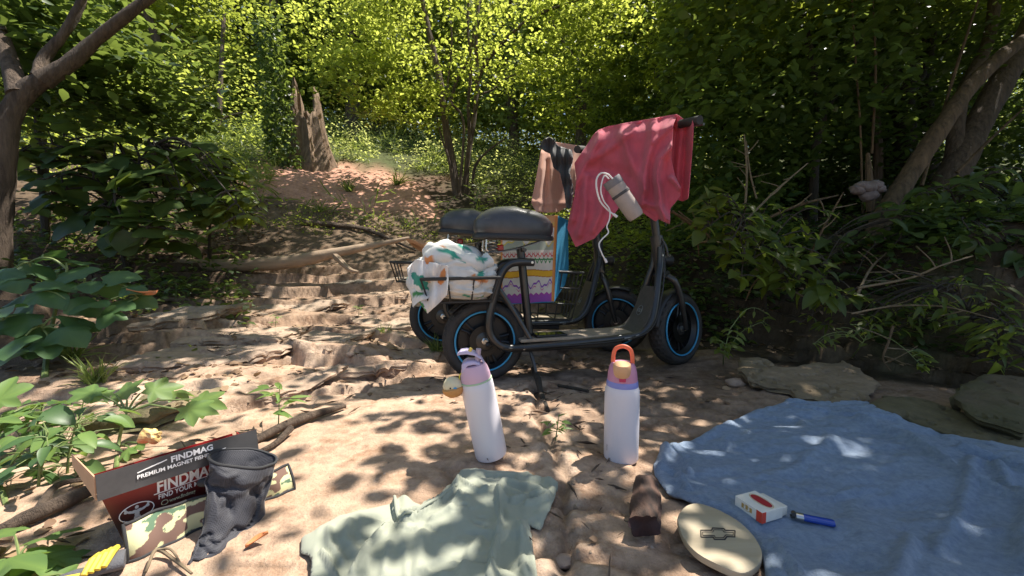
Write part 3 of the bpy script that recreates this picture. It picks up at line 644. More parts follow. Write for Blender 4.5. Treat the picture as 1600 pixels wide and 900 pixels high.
# --- broken hollow stump with ivy
b0 = G(490, 255); d0 = b0.y
st_ = empty('broken_stump', 'tall broken hollow stump with two jagged prongs, dark ivy up its left side', 'tree stump', b0)
mb = MB(); n = 26; rows = []
zb = -.55; sc = d0/F
prof = [(-.55, .42), (-.12, .37), (0, .32), (.25, .25), (.6, .21), (.95, .19), (1.25, .17), (1.45, .15), (1.75, .12)]
V = []
for i in range(13):
    t = i/12
    for k in range(n):
        a = 2*math.pi*k/n
        hgt = .62+.62*max(0, math.cos(a-math.pi*.93))**3+.42*max(0, math.cos(a-.1))**4+.09*math.sin(a*7+1)+.07*math.sin(a*13)+.05*math.sin(a*22+2)
        z = zb+t*(hgt-zb); r_ = np.interp(z, [q[0] for q in prof], [q[1] for q in prof])*(1+.10*math.sin(a*9)+.06*math.sin(a*17+t*4))
        if t < .25: r_ *= 1+.35*max(0, math.sin(a*3+.6))*(1-t*4)
        V.append((r_*math.cos(a)-.10*z*(1 if True else 0), r_*math.sin(a), z))
Fc = [(i*n+k, i*n+(k+1) % n, (i+1)*n+(k+1) % n, (i+1)*n+k) for i in range(12) for k in range(n)]
mb.add(V, Fc); o = mb.build('trunk', M_STUMP, st_, smooth=True)
sm = o.modifiers.new('thickness', 'SOLIDIFY'); sm.thickness = .05; sm.offset = -1
pv = []
for k in range(2300):
    z = rng.uniform(-.3, 2.0); a = rng.uniform(math.pi*.70, math.pi*1.6); r_ = .36+.16*rng.random()-.05*z
    pv.append((r_*math.cos(a)-.12*z-.12, r_*math.sin(a)*.9-.05, z))
scatter('ivy', np.array(pv), .085, M_LEAF_D, st_, LEAF6, up=.2)

# --- the wood behind: individual trees with their own trunk and crown
BT = [  # px, distance, trunk radius, label, crown top/bottom pixel, crown half-width px, material, leaves
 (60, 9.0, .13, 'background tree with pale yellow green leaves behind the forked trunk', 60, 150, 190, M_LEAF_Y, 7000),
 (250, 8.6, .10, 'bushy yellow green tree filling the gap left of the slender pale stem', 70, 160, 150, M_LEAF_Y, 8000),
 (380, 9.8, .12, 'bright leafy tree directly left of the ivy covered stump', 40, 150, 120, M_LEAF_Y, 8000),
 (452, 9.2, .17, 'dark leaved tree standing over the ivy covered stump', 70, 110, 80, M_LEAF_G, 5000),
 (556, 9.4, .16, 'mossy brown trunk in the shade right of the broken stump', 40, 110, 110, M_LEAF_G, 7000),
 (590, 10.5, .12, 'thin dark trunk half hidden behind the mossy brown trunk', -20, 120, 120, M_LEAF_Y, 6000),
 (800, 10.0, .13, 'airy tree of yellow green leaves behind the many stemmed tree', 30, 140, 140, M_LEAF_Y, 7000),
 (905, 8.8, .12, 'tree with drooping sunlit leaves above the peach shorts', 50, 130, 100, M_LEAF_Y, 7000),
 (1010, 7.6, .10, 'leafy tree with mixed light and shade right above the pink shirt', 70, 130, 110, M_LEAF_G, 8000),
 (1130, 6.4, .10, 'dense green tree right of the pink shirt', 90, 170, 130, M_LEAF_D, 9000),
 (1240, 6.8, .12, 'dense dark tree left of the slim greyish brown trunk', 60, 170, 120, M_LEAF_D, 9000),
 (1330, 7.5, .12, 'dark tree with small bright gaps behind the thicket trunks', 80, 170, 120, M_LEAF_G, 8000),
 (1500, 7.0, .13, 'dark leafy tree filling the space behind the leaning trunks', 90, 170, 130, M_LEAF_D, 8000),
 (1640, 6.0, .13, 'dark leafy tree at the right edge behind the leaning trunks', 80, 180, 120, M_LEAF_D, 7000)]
for i, (px, d, r0, lab, cyp, hh, hw, m, n) in enumerate(BT):
    x = (px-CX)/F*d; g = Hs(x, d); top = P(px, -120, d).z; b0 = Vector((x, d, g))
    tr = tree(lab, loc=b0, name='woodland_tree')
    wob = [random.uniform(-.2, .2) for _ in range(5)]
    q = [Vector((0, 0, -.1)), Vector((wob[0]*.4, 0, .6)), Vector((wob[1], .1, (top-g)*.4)), Vector((wob[2], 0, (top-g)*.7)), Vector((wob[3], 0, top-g+1))]
    ls = [(q, [r0*1.3, r0, r0*.85, r0*.7, r0*.4])]
    for j in range(4):
        s_ = q[2].lerp(q[3], j/4); a = random.uniform(0, 6.28)
        ls.append(([s_, s_+Vector((math.cos(a)*.5, math.sin(a)*.4, .35)), s_+Vector((math.cos(a)*1.1, math.sin(a)*.9, .9))], [r0*.4, r0*.28, r0*.12]))
    stems(tr, Vector((0, 0, 0)), ls, M_BARK_D if px > 1000 else M_BARK, n=8)
    c = P(px, cyp, d); pp = []
    q1, _, tq = crown_points(c, (hw/F*d*1.25, 1.2, hh/F*d*1.1), n, 70, .11, .22, seed=i)
    kk = (q1[:, 2] > H(q1[:, 0], q1[:, 1], False)+.25); q1, tq = q1[kk], tq[kk]
    if px > 1450: kk = ~((q1[:, 0]/q1[:, 1] > 1.0) & (q1[:, 0]/q1[:, 1] < 1.36) & (q1[:, 1] < 4.3)); q1, tq = q1[kk], tq[kk]
    if px > 1100: kk = rng.random(len(q1)) < .5; q1, tq = q1[kk], tq[kk]
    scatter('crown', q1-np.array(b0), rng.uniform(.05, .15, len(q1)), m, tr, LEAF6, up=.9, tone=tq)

# far wood: one mass of foliage that closes the view, uneven at the top so sky shows
def band(n, d0, d1, ang, z0, z1, seed, dens_noise=.42, clump=.8):
    r2 = np.random.default_rng(seed); d = r2.uniform(d0, d1, n*3); a = r2.uniform(*ang, n*3); x = a*d
    g = H(x, d, False); z = g+z0+(z1-z0)*r2.random(n*3)**1.1
    k = fbm(x*clump+z*.3, z*clump*1.2+d*.2, 4, seed); ok = k > dens_noise+.06*r2.random(n*3)
    return np.stack([x, d, z], 1)[ok][:n]
fw = np.concatenate([band(60000, 9.5, 12, (-1.5, .65), .6, 6.5, 4, .45), band(120000, 11, 17, (-1.5, 1.5), .0, 10.5, 5, .40), band(100000, 17, 24, (-1.5, 1.5), 0, 18, 6, .34), band(45000, 25, 33, (-1.5, 1.5), -.5, 16, 16, .22)])
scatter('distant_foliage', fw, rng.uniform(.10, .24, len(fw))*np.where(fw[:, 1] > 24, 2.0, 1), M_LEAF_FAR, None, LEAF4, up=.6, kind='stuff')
# understorey on the right: dark mass of leaves over the bank
x = rng.uniform(.9, 7.0, 80000); y = 2.5+rng.random(80000)*4.0; g = H(x, y, False); z = g+.05+2.6*rng.random(80000)**1.7
k = fbm(x*1.9, z*1.9+y, 3, 55); ok = (k > .47) & (y > 2.75+.45*(k > .0)*(z < 1.6)) & (x/y > .36)
ok &= ~((x/y > 1.0) & (x/y < 1.36) & (y < 4.05) & (z > H(x, y, False)+.35))
scatter('thicket_foliage', np.stack([x, y, z], 1)[ok], .085, M_LEAF_D, None, LEAF6, up=1.2, kind='stuff')
# understorey on the left, sunlit
x = rng.uniform(-13, -1.2, 40000); y = rng.uniform(4.6, 9.5, 40000); g = H(x, y, False); z = g+1.5*rng.random(40000)**2
k = fbm(x*1.6, y*1.6, 3, 56); ok = (k > .46) & ~on_path(x, y) & (x < -.62*y+.4)
scatter('undergrowth', np.stack([x, y, z], 1)[ok], .07, M_LEAF_Y, None, LEAF4, up=1.5, kind='stuff')

# low herbs and grass on the slope
def herbs(n, xr, yr, hmax, size, m, seed, thr=.45, cond=None, shape=LEAF4, name='ground_cover', up=1.5):
    r2 = np.random.default_rng(seed); x = r2.uniform(*xr, n); y = r2.uniform(*yr, n)
    k = fbm(x*2.2, y*2.2, 3, seed); ok = (k > thr) & ~on_path(x, y)
    if cond is not None: ok &= cond(x, y)
    x, y, k = x[ok], y[ok], k[ok]; z = H(x, y)+r2.random(len(x))*hmax*np.clip((k-thr)*8, .25, 1.3)
    scatter(name, np.stack([x, y, z], 1), size, m, None, shape, up=up, kind='stuff')
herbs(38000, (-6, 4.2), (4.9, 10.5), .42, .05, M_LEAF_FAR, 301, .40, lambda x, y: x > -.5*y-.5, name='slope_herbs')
herbs(7000, (-3.2, .6), (4.1, 5.0), .12, .028, M_LEAF_G, 302, .52, name='low_herbs')
herbs(9000, (-5.5, -.4), (4.6, 8.6), .3, .22, M_GRASS, 303, .46, None, BLADE, 'grass', up=.0)
herbs(7000, (-4.5, -1.35), (2.3, 4.8), .16, .05, M_LEAF_D, 305, .42, lambda x, y: x < -.62*y-.1, LEAF6, 'bank_weeds')
herbs(1500, (-3.4, -.9), (1.7, 3.0), .08, .035, M_LEAF_G, 306, .54, lambda x, y: x < -.8*y, LEAF6, 'low_weeds')
herbs(22000, (.9, 4.2), (1.2, 3.2), .16, .05, M_LEAF_D, 308, .50, lambda x, y: bank(x, y) > .16, LEAF6, 'bank_foliage')
herbs(5000, (.1, 1.8), (3.0, 5.2), .2, .05, M_LEAF_G, 304, .42, name='bank_herbs')
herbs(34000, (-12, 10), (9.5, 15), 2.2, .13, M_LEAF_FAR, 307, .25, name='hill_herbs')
# leaf litter lying about
def litter(n, xr, yr, size, seed, cond):
    r2 = np.random.default_rng(seed); x = r2.uniform(*xr, n); y = r2.uniform(*yr, n); ok = cond(x, y); x, y = x[ok], y[ok]
    return np.stack([x, y, H(x, y)+.004], 1)
lp = np.concatenate([litter(2600, (-3, .5), (2.0, 5), .03, 1, lambda x, y: fbm(x*3, y*3, 2, 71) > .52),
                     litter(5000, (.7, 4.5), (1.3, 4.5), .03, 2, lambda x, y: bank(x, y) > .03),
                     litter(5000, (-4.5, -1.2), (1.4, 4.4), .03, 5, lambda x, y: x < -.62*y),
                     litter(900, (-2.2, -.7), (.6, 2.2), .03, 3, lambda x, y: fbm(x*4, y*4, 2, 72) > .5),
                     litter(160, (-.9, .9), (.7, 1.7), .03, 4, lambda x, y: ~((y < 1.02) & (x > -.45) & (x < .12)) & ~((x > .3) & (y < 1.4)) & (fbm(x*4, y*4, 2, 73) > .5))])
scatter('leaf_litter', lp, rng.uniform(.014, .045, len(lp)), M_LEAF_DRY, None, LEAF6, up=2.5, kind='stuff')

q = litter(1500, (-2.4, 1.0), (.55, 3.4), 0, 9, lambda x, y: ~((y < 1.02) & (x > -.45) & (x < .12)) & ~((x > .3) & (y < 1.4)) & (fbm(x*3.5, y*3.5, 2, 74) > .52) | (polydist(x, y, CRACK) < .09))
q2 = litter(900, (.9, 3.0), (1.4, 3.0), 0, 10, lambda x, y: bank(x, y) > 0)
q = np.concatenate([q, q2]); a = rng.uniform(0, 6.28, len(q))
TW = (np.array([[-.03, 0, 0], [.03, 0, 0], [.025, .5, .10], [-.025, .5, .10], [0, 1, .02], [0, .5, -.03]]), np.array([[0, 1, 2], [0, 2, 3], [3, 2, 4], [1, 5, 2], [0, 3, 5], [2, 5, 4], [3, 4, 5]]))
scatter('twig_litter', q, rng.uniform(.015, .07, len(q)), leafmat('twig_bits', (.07, .045, .03), (.22, .15, .10), (0, 0, 0), rough=.9, tr=0), shape=TW, up=6, dirs=np.stack([np.cos(a)*3, np.sin(a)*3, np.zeros(len(q))], 1), kind='stuff')

# ================================================================ broad leaved plants near the camera
def palm_leaf(seed, lobes=5, deep=.42, tone=.5):
    r2 = random.Random(seed); n = lobes*6; out = []
    for i in range(n+1):
        a = -math.pi*.80+math.pi*1.60*i/n; u = (i/n*lobes) % 1
        r_ = (1-deep*abs(u-.5)*2*1.0)*(.72+.28*math.cos(a*.9))*(1+r2.uniform(-.05, .05))
        out.append((math.sin(a)*r_*.62, .30+math.cos(a)*r_*.62, 0))
    v = [(0, .28, .02)]+[(x, y, -.10*(x*x)*2-.16*max(0, y-.3)**2*1.5+.05*math.cos(i*math.pi*2*lobes/n)*math.hypot(x, y-.3)) for i, (x, y, z) in enumerate(out)]+[(0, 0, 0)]
    f = [(0, i+1, i+2) for i in range(n)]+[(0, n+1, n+2), (0, n+2, 1)]
    me = npmesh('leaf', v, f, attrs={'tone': [min(1, tone*.6+(.55 if (i == 0 or (i-1) % 6 == 3) else 0)) for i in range(len(v))]}); return me
def oval_leaf(seed, wide=.3, tone=.5):
    v = []; f = []; n = 6
    for i in range(n+1):
        t = i/n; w_ = wide*math.sin(math.pi*t**.75)**.8+.004; z = -.22*t*t
        v += [(-w_, t, z+w_*.25), (0, t, z), (w_, t, z+w_*.25)]
    for i in range(n):
        a = i*3; f += [(a, a+1, a+4), (a, a+4, a+3), (a+1, a+2, a+5), (a+1, a+5, a+4)]
    return npmesh('leaf', v, f, attrs={'tone': [tone+(.3 if i % 3 == 1 else 0) for i in range(len(v))]})
LM = {'palm': [palm_leaf(s, 5, .40, t) for s, t in ((1, .2), (2, .5), (3, .8))],
      'lobed': [palm_leaf(s, 3, .28, t) for s, t in ((4, .1), (5, .4), (6, .7))],
      'oval': [oval_leaf(s, w_, t) for s, w_, t in ((1, .27, .1), (2, .31, .4), (3, .24, .7))],
      'long': [oval_leaf(s, w_, t) for s, w_, t in ((1, .13, .2), (2, .16, .5), (3, .12, .7))]}
def plant(label, cat, base, leaves, kind='palm', m=M_LEAF_BIG, stem_m=None, r=.006, spine=None, droop=.25, face=.35, name='broad_leaved_plant', group=None, hub=None, petr=.35):
    """leaves: list of (tip-side position, size); petioles run from the spine to each leaf"""
    base = Vector(base); root = empty(name, label, cat, base, group=group)
    sp = spline([Vector(p)-base for p in (spine or [base, base+Vector((0, 0, .1))])], 6)
    mb = MB(); mb.tube(sp, [r*(1-.6*i/len(sp)) for i in range(len(sp))], 7)
    ls = []; att = list(sp[len(sp)//3:]); dense = len(leaves) > 25 and name != 'sprig'
    if dense:
        heads = random.sample([Vector(p)-base for p, s in leaves], max(4, len(leaves)//6))
        for h_ in heads:
            a = min(sp[len(sp)//4:], key=lambda q: (q-h_).length); dd = h_-a; up_ = Vector((0, 0, .22*dd.length))
            q = spline([a, a+dd*.35+up_, a+dd*.75+up_*.8+Vector((random.uniform(-.1, .1)*dd.length, 0, 0)), h_], 4); att += q[3:]
            mb.tube(q, [r*.55*(1-.6*i/len(q)) for i in range(len(q))], 6)
    for p, s in leaves:
        p = Vector(p)-base
        a = min(att, key=lambda q: (q-p).length+max(0, q.z-p.z)*.3)
        if dense and (p-a).length > 1.1*s: p = a+(p-a).normalized()*s*random.uniform(.4, .9)
        out = p-a; out.z *= .35
        if out.length < 1e-3: out = Vector((1, 0, 0))
        out.normalize(); hub_ = p-out*s*.3
        mid = (a+hub_)/2+Vector((0, 0, .10*(hub_-a).length)); mb.tube([a, mid, hub_], [r*petr*1.2, r*petr, r*petr*.8], 5)
        d = (out+Vector((random.uniform(-.45, .45), random.uniform(-.5, .3), -droop+random.uniform(-.25, .2)))).normalized()
        nn = Vector((random.uniform(-.3, .3), -face+random.uniform(-.3, .3), 1)); nn = (nn-d*nn.dot(d)).normalized(); x = d.cross(nn)
        M = Matrix((x, d, nn)).transposed().to_4x4(); M.translation = hub_
        ls.append((M, s))
    mb.build('stem', stem_m or MATS['twig'], root)
    for k, (M, s) in enumerate(ls):
        me = random.choice(LM[kind]) if not isinstance(kind, dict) else random.choice(kind['m'])
        key = me.name+m.name
        if key not in LMC:
            c = me.copy(); c.materials.clear(); c.materials.append(m); LMC[key] = c
        o = bpy.data.objects.new('leaf', LMC[key]); C.objects.link(o); o.parent = root
        o.matrix_local = M @ Matrix.Diagonal((s*random.uniform(.8, 1.15), s, s*random.uniform(.5, 2.2), 1))
    return root
LMC = {}
GSTEM = mat('green_stem', (.12, .17, .05), .6, col2=(.20, .24, .08), vscale=20)
def rnd_leaves(specs, seed):
    r2 = random.Random(seed); out = []
    for (px, py, rx, ry, d, dd, n, s) in specs:
        for _ in range(n):
            a = r2.uniform(0, 6.28); q = math.sqrt(r2.random()); p = P(px+rx*q*math.cos(a), py+ry*q*math.sin(a), d+r2.uniform(-dd, dd)); 
            h = Hs(p.x, p.y)+.03
            if p.z < h: p.z = h
            out.append((p, s*r2.uniform(.65, 1.2)))
    return out
# large dark bush, left
b = G(180, 372); b = Vector((P(190, 300, 3.0).x, 3.0, Hs(P(190, 300, 3.0).x, 3.0)))
plant('large bush of broad dark green leaves hanging over the bank, left of the log', 'bush', b,
      rnd_leaves([(215, 250, 130, 40, 3.0, .25, 62, .20), (150, 300, 110, 50, 2.8, .2, 56, .21), (310, 285, 80, 50, 3.0, .25, 52, .18), (230, 345, 100, 45, 2.7, .2, 56, .20), (95, 235, 70, 50, 3.1, .2, 34, .20), (350, 320, 50, 36, 2.9, .2, 24, .15)], 3),
      'lobed', M_LEAF_D, M_BARK_D, .016, [b, P(180, 330, 3.0), P(200, 280, 3.0), P(230, 235, 3.0)], name='broad_leaved_bush')
b = Vector((P(320, 300, 3.3).x, 3.3, Hs(P(320, 300, 3.3).x, 3.3)))
plant('smaller dark bush with lighter leaf edges beside the start of the red path', 'bush', b,
      rnd_leaves([(345, 290, 60, 50, 3.3, .2, 70, .14), (300, 250, 60, 30, 3.4, .2, 40, .14), (380, 335, 40, 24, 3.2, .2, 30, .11)], 8),
      'oval', M_LEAF_G, M_BARK_D, .012, [b, P(330, 320, 3.3), P(340, 260, 3.3)], name='broad_leaved_bush')
# plant under it at the left edge
b = G(70, 590)
plant('shaded plant of wide lobed leaves by the left edge under the bush', 'plant', b,
      [(P(*t[:3]), t[3]*.72) for t in [(95, 402, 1.8, .2), (130, 425, 1.7, .2), (50, 500, 1.5, .2), (120, 470, 1.6, .2), (190, 470, 1.65, .18), (30, 460, 1.6, .22), (75, 530, 1.5, .22), (165, 440, 1.7, .18), (100, 440, 1.65, .2), (10, 550, 1.4, .2), (50, 470, 1.7, .2), (150, 500, 1.6, .18), (80, 395, 1.75, .19), (45, 410, 1.7, .20), (120, 405, 1.75, .17), (30, 440, 1.6, .22), (75, 455, 1.6, .24), (175, 425, 1.7, .20), (140, 440, 1.65, .19), (20, 480, 1.5, .24), (110, 490, 1.55, .22),
        (205, 448, 1.7, .15), (215, 465, 1.7, .15), (150, 470, 1.6, .20), (60, 510, 1.5, .24), (25, 530, 1.4, .2), (135, 515, 1.5, .2), (170, 490, 1.6, .16), (90, 540, 1.45, .18), (10, 420, 1.6, .2), (225, 455, 1.75, .12), (60, 430, 1.75, .2), (5, 500, 1.5, .22)]],
      'lobed', M_LEAF_BIG, GSTEM, .010, [b, P(75, 540, 1.6), P(90, 470, 1.68), P(105, 420, 1.72)], face=.5)
# sapling in the sun
b = G(182, 735)
plant('sunlit sapling with pale lobed leaves standing behind the red and black box', 'sapling', b,
      [(P(*t[:3]), t[3]) for t in [(240, 605, 1.12, .105), (208, 612, 1.1, .10), (292, 640, 1.02, .115), (318, 622, 1.1, .11), (140, 615, 1.05, .10), (172, 612, 1.08, .07), (262, 612, 1.2, .11), (205, 700, 1.0, .055), (222, 692, 1.02, .045)]],
      'palm', M_LEAF_BRIGHT, GSTEM, .0055, [b, P(184, 700, 1.05), P(192, 660, 1.06), P(198, 645, 1.07)], face=.6, petr=.5, name='sapling')
# left edge low plants
b = G(10, 790)
plant('pale lobed leaves cut off by the left edge, level with the sapling', 'plant', b,
      [(P(*t[:3]), t[3]) for t in [(15, 625, 1.0, .13), (30, 640, 1.0, .10), (5, 655, .95, .12), (50, 632, 1.05, .07)]],
      'palm', M_LEAF_BRIGHT, GSTEM, .005, [b, P(-10, 720, .95), P(0, 660, .98)], face=.25)
b = G(20, 930)
plant('bright broad leaves low in the bottom left corner beside the yellow glove', 'plant', b,
      [(P(*t[:3]), t[3]) for t in [(75, 830, .66, .10), (60, 850, .64, .11), (20, 825, .66, .09), (40, 880, .62, .12), (90, 870, .64, .09), (15, 870, .60, .12), (35, 905, .6, .11), (140, 905, .62, .08), (90, 905, .6, .1), (180, 905, .62, .05)]],
      'palm', M_LEAF_BRIGHT, GSTEM, .005, [b, P(20, 900, .6), P(30, 870, .62)], face=.2)
for px, py, s, lab in [(105, 740, .05, 'small leafy weed between the left edge and the box'), (60, 760, .055, 'low weed with pointed leaves left of the brown root'), (30, 720, .06, 'weed in mixed sun at the far left behind the root'), (120, 690, .045, 'thin upright weed just left of the sapling stem'), (55, 700, .05, 'tangled weed near the left edge under the pale leaves')]:
    b = G(px, py); r2 = random.Random(px)
    lv = [(b+Vector((r2.uniform(-.09, .09), r2.uniform(-.07, .09), r2.uniform(.01, .13))), s*r2.uniform(.6, 1.3)) for _ in range(24)]
    plant(lab, 'weed', b, lv, 'oval', M_LEAF_BRIGHT if px % 2 else M_LEAF_BIG, GSTEM, .003, [b, b+Vector((.01, 0, .06)), b+Vector((.02, .01, .12))], name='weed')
for px, py, s, lab in [(435, 668, .05, 'tuft of narrow leaves beside the bark covered root'), (868, 690, .03, 'tiny green sprout growing in the rock crack between the bottles'), (275, 470, .05, 'thin shrub sprig with narrow leaves on the ledge by the log'), (560, 500, .03, 'small sprig left of the towel bundle on the stone tread'), (430, 515, .03, 'small sprig on the stone in front of the long ledge'), (300, 420, .04, 'narrow leaved sprig at the left end of the log')]:
    b = G(px, py); r2 = random.Random(px); hh = s*2.6
    lv = [(b+Vector((r2.uniform(-1, 1)*hh*.35, r2.uniform(-1, 1)*hh*.3, r2.uniform(.3, 1)*hh)), s*r2.uniform(.7, 1.3)) for _ in range(16)]
    plant(lab, 'weed', b, lv, 'long', M_LEAF_BRIGHT if s < .045 or px == 435 else M_LEAF_BIG, GSTEM, .002, [b, b+Vector((.005, 0, hh*.5)), b+Vector((.01, 0, hh))], name='sprig', droop=-.2)
# right bank shrubs
b = Vector((P(1200, 470, 2.35).x, 2.35, Hs(P(1200, 470, 2.35).x, 2.35)))
plant('dark shrub with pointed leaves trailing down the bank right of the pink shirt', 'shrub', b,
      rnd_leaves([(1135, 345, 55, 50, 2.1, .15, 64, .10), (1190, 400, 65, 50, 2.0, .15, 80, .10), (1250, 425, 50, 35, 1.95, .12, 46, .095), (1300, 460, 40, 22, 1.85, .1, 28, .09), (1120, 320, 40, 20, 2.2, .1, 22, .09), (1220, 350, 90, 35, 2.2, .1, 40, .085)], 11),
      'oval', M_LEAF_G, M_BARK_D, .010, [b, P(1190, 420, 2.2), P(1160, 350, 2.15)], name='bank_shrub', face=.6)
b = Vector((P(1500, 400, 2.3).x, 2.3, Hs(P(1500, 400, 2.3).x, 2.3)))
plant('dim shrub of wide leaves on the upper bank below the leaning trunks', 'shrub', b,
      rnd_leaves([(1470, 330, 100, 45, 2.4, .15, 90, .11), (1560, 300, 70, 45, 2.4, .2, 60, .11), (1420, 360, 60, 30, 2.3, .1, 36, .10), (1550, 400, 70, 60, 2.0, .15, 74, .09), (1330, 400, 60, 40, 2.3, .15, 30, .085)], 12),
      'oval', M_LEAF_D, M_BARK_D, .010, [b, P(1490, 370, 2.35), P(1500, 310, 2.4)], name='bank_shrub', face=.6)
b = Vector((P(1530, 520, 1.8).x, 1.8, Hs(P(1530, 520, 1.8).x, 1.8)))
plant('trailing dim foliage at the right edge above the mossy ledges', 'shrub', b,
      rnd_leaves([(1520, 480, 90, 55, 1.75, .1, 110, .075), (1580, 540, 50, 40, 1.6, .1, 60, .07), (1400, 490, 70, 30, 1.9, .1, 50, .065), (1300, 500, 60, 24, 1.9, .1, 30, .05)], 13),
      'long', M_LEAF_G, M_BARK_D, .006, [b, P(1520, 500, 1.75), P(1500, 460, 1.75)], name='bank_shrub', face=.5)
b = G(1130, 570)
plant('small leafy weed at the foot of the bank right of the front wheel', 'weed', b,
      rnd_leaves([(1135, 530, 26, 26, 1.75, .05, 34, .04), (1175, 500, 30, 20, 1.85, .05, 16, .035)], 14), 'oval', M_LEAF_G, GSTEM, .003, [b, P(1132, 550, 1.75), P(1140, 515, 1.75)], name='weed', face=.5)
b = G(1330, 560)
plant('few dim sprigs growing out of the dark bank above the long ledge', 'weed', b,
      rnd_leaves([(1345, 520, 40, 16, 1.7, .05, 18, .04), (1460, 560, 30, 20, 1.5, .05, 18, .045), (1300, 540, 30, 16, 1.7, .05, 10, .035)], 15), 'oval', M_LEAF_G, GSTEM, .003, [b, P(1345, 540, 1.7), P(1360, 515, 1.7)], name='weed', face=.5)
# grass tufts
def tuft(px, py, n, h, lab, m=M_GRASS):
    b = G(px, py); N = n; a = rng.uniform(0, 6.28, N); r_ = rng.random(N)*.03
    dirs = np.stack([np.cos(a)*.5, np.sin(a)*.5, np.full(N, 1.1)], 1)
    o = scatter('grass_tuft', np.stack([np.cos(a)*r_, np.sin(a)*r_, np.zeros(N)], 1), rng.uniform(.5, 1.1, N)*h, m, None, BLADE, up=0, dirs=dirs, aspect=.8)
    o.location = b; tag(o, lab, 'grass tuft')
for px, py, n, h, lab in [(682, 548, 60, .11, 'straw green grass tuft left of the near rear tyre'), (600, 520, 40, .07, 'small grass tuft on the stone tread under the towel bundle'), (150, 600, 60, .12, 'drooping grass tuft in the shade left of the long stone sheet'),
                       (110, 560, 60, .14, 'darker grass tuft beside the left edge plant'), (470, 520, 30, .06, 'thin grass tuft on the middle ledge'), (545, 300, 70, .25, 'tall grass tuft in the middle of the red path'), (500, 330, 50, .16, 'grass tuft on the near side of the red path'), (620, 290, 60, .3, 'tall sunlit weed tuft right of the red path')]:
    tuft(px, py, n, h, lab)

# ================================================================ logs, roots, sticks
def log(label, pts, rs, m, name='log', knob=.06, cat='log', n=14, twigs=()):
    pts = [Vector(p) for p in pts]; base = pts[0].copy(); root = empty(name, label, cat, base)
    mb = MB(); q = limb(mb, [p-base for p in pts], rs, n, 7, knob)
    for i, p in enumerate(mb.v):
        k = (float(fbm(np.array([p.x*30]), np.array([p.y*30+p.z*30]), 3, 4)[0])-.5)*.25*min(rs[0], .03)
        mb.v[i] = p+Vector((0, 0, k))
    mb.build('trunk' if cat == 'log' else 'bark', m, root)
    for t in twigs:
        mb = MB(); limb(mb, [Vector(p)-base for p in t[0]], t[1], 7, 5, .05); mb.build('branch', m, root)
    return root
log('thick bleached log lying across the slope behind the scooters', pw((280, 410, 3.35), (330, 415, 3.3), (400, 413, 3.25), (460, 408, 3.25), (520, 396, 3.3), (580, 384, 3.4), (640, 372, 3.5)), [.040, .050, .056, .056, .044, .028, .014], M_LOG,
    twigs=[(pw((520, 396, 3.3), (545, 420, 3.2), (560, 425, 3.2)), [.03, .02, .012])])
log('thin dead branch on the slope above the thick bleached log', [G(470, 352)+Vector((0, 0, .03)), G(520, 358)+Vector((0, 0, .04)), G(575, 366)+Vector((0, 0, .03)), G(650, 395)+Vector((0, 0, .02))], [.03, .028, .022, .01], M_BARK, 'branch', cat='branch', n=8)
log('bark covered root running from the box toward the left rock step', [G(370, 712, .012), G(415, 690, .018), G(455, 672, .02), (G(500, 655, .02)), G(540, 640, .012)], [.008, .012, .014, .013, .006], M_BARK, 'root', cat='root',
    twigs=[([G(455, 680, .02), G(430, 700, .01), G(395, 715, .008)], [.010, .008, .004])])
log('brown root crossing the ground left of the box', [G(-20, 850, .01), G(40, 825, .018), G(100, 800, .02), G(150, 778, .02), G(190, 768, .01)], [.010, .014, .015, .012, .008], M_BARK, 'root', cat='root',
    twigs=[([G(60, 815, .02), G(90, 770, .015), G(140, 755, .01)], [.009, .007, .004])])
log('dry forked twig in front of the camouflage pouch', [G(228, 905, .01), G(245, 872, .014), G(272, 884, .010), G(300, 905, .008)], [.002, .0032, .0028, .002], MATS['twig'], 'twig', cat='twig', n=7,
    twigs=[([G(245, 872, .014), G(268, 874, .015), G(285, 892, .008)], [.0022, .002, .0014])])
log('black dead root poking out of the crack under the scooter', [G(832, 578, .01), G(840, 600, .02), G(845, 618, .012), G(856, 645, .006)], [.010, .014, .011, .008], M_BARK_D, 'root', cat='root')
log('short dark stick lying right of the root under the scooter', [G(872, 605, .008), G(900, 610, .008), G(920, 614, .006)], [.006, .007, .005], M_BARK_D, 'stick', cat='stick', n=7)
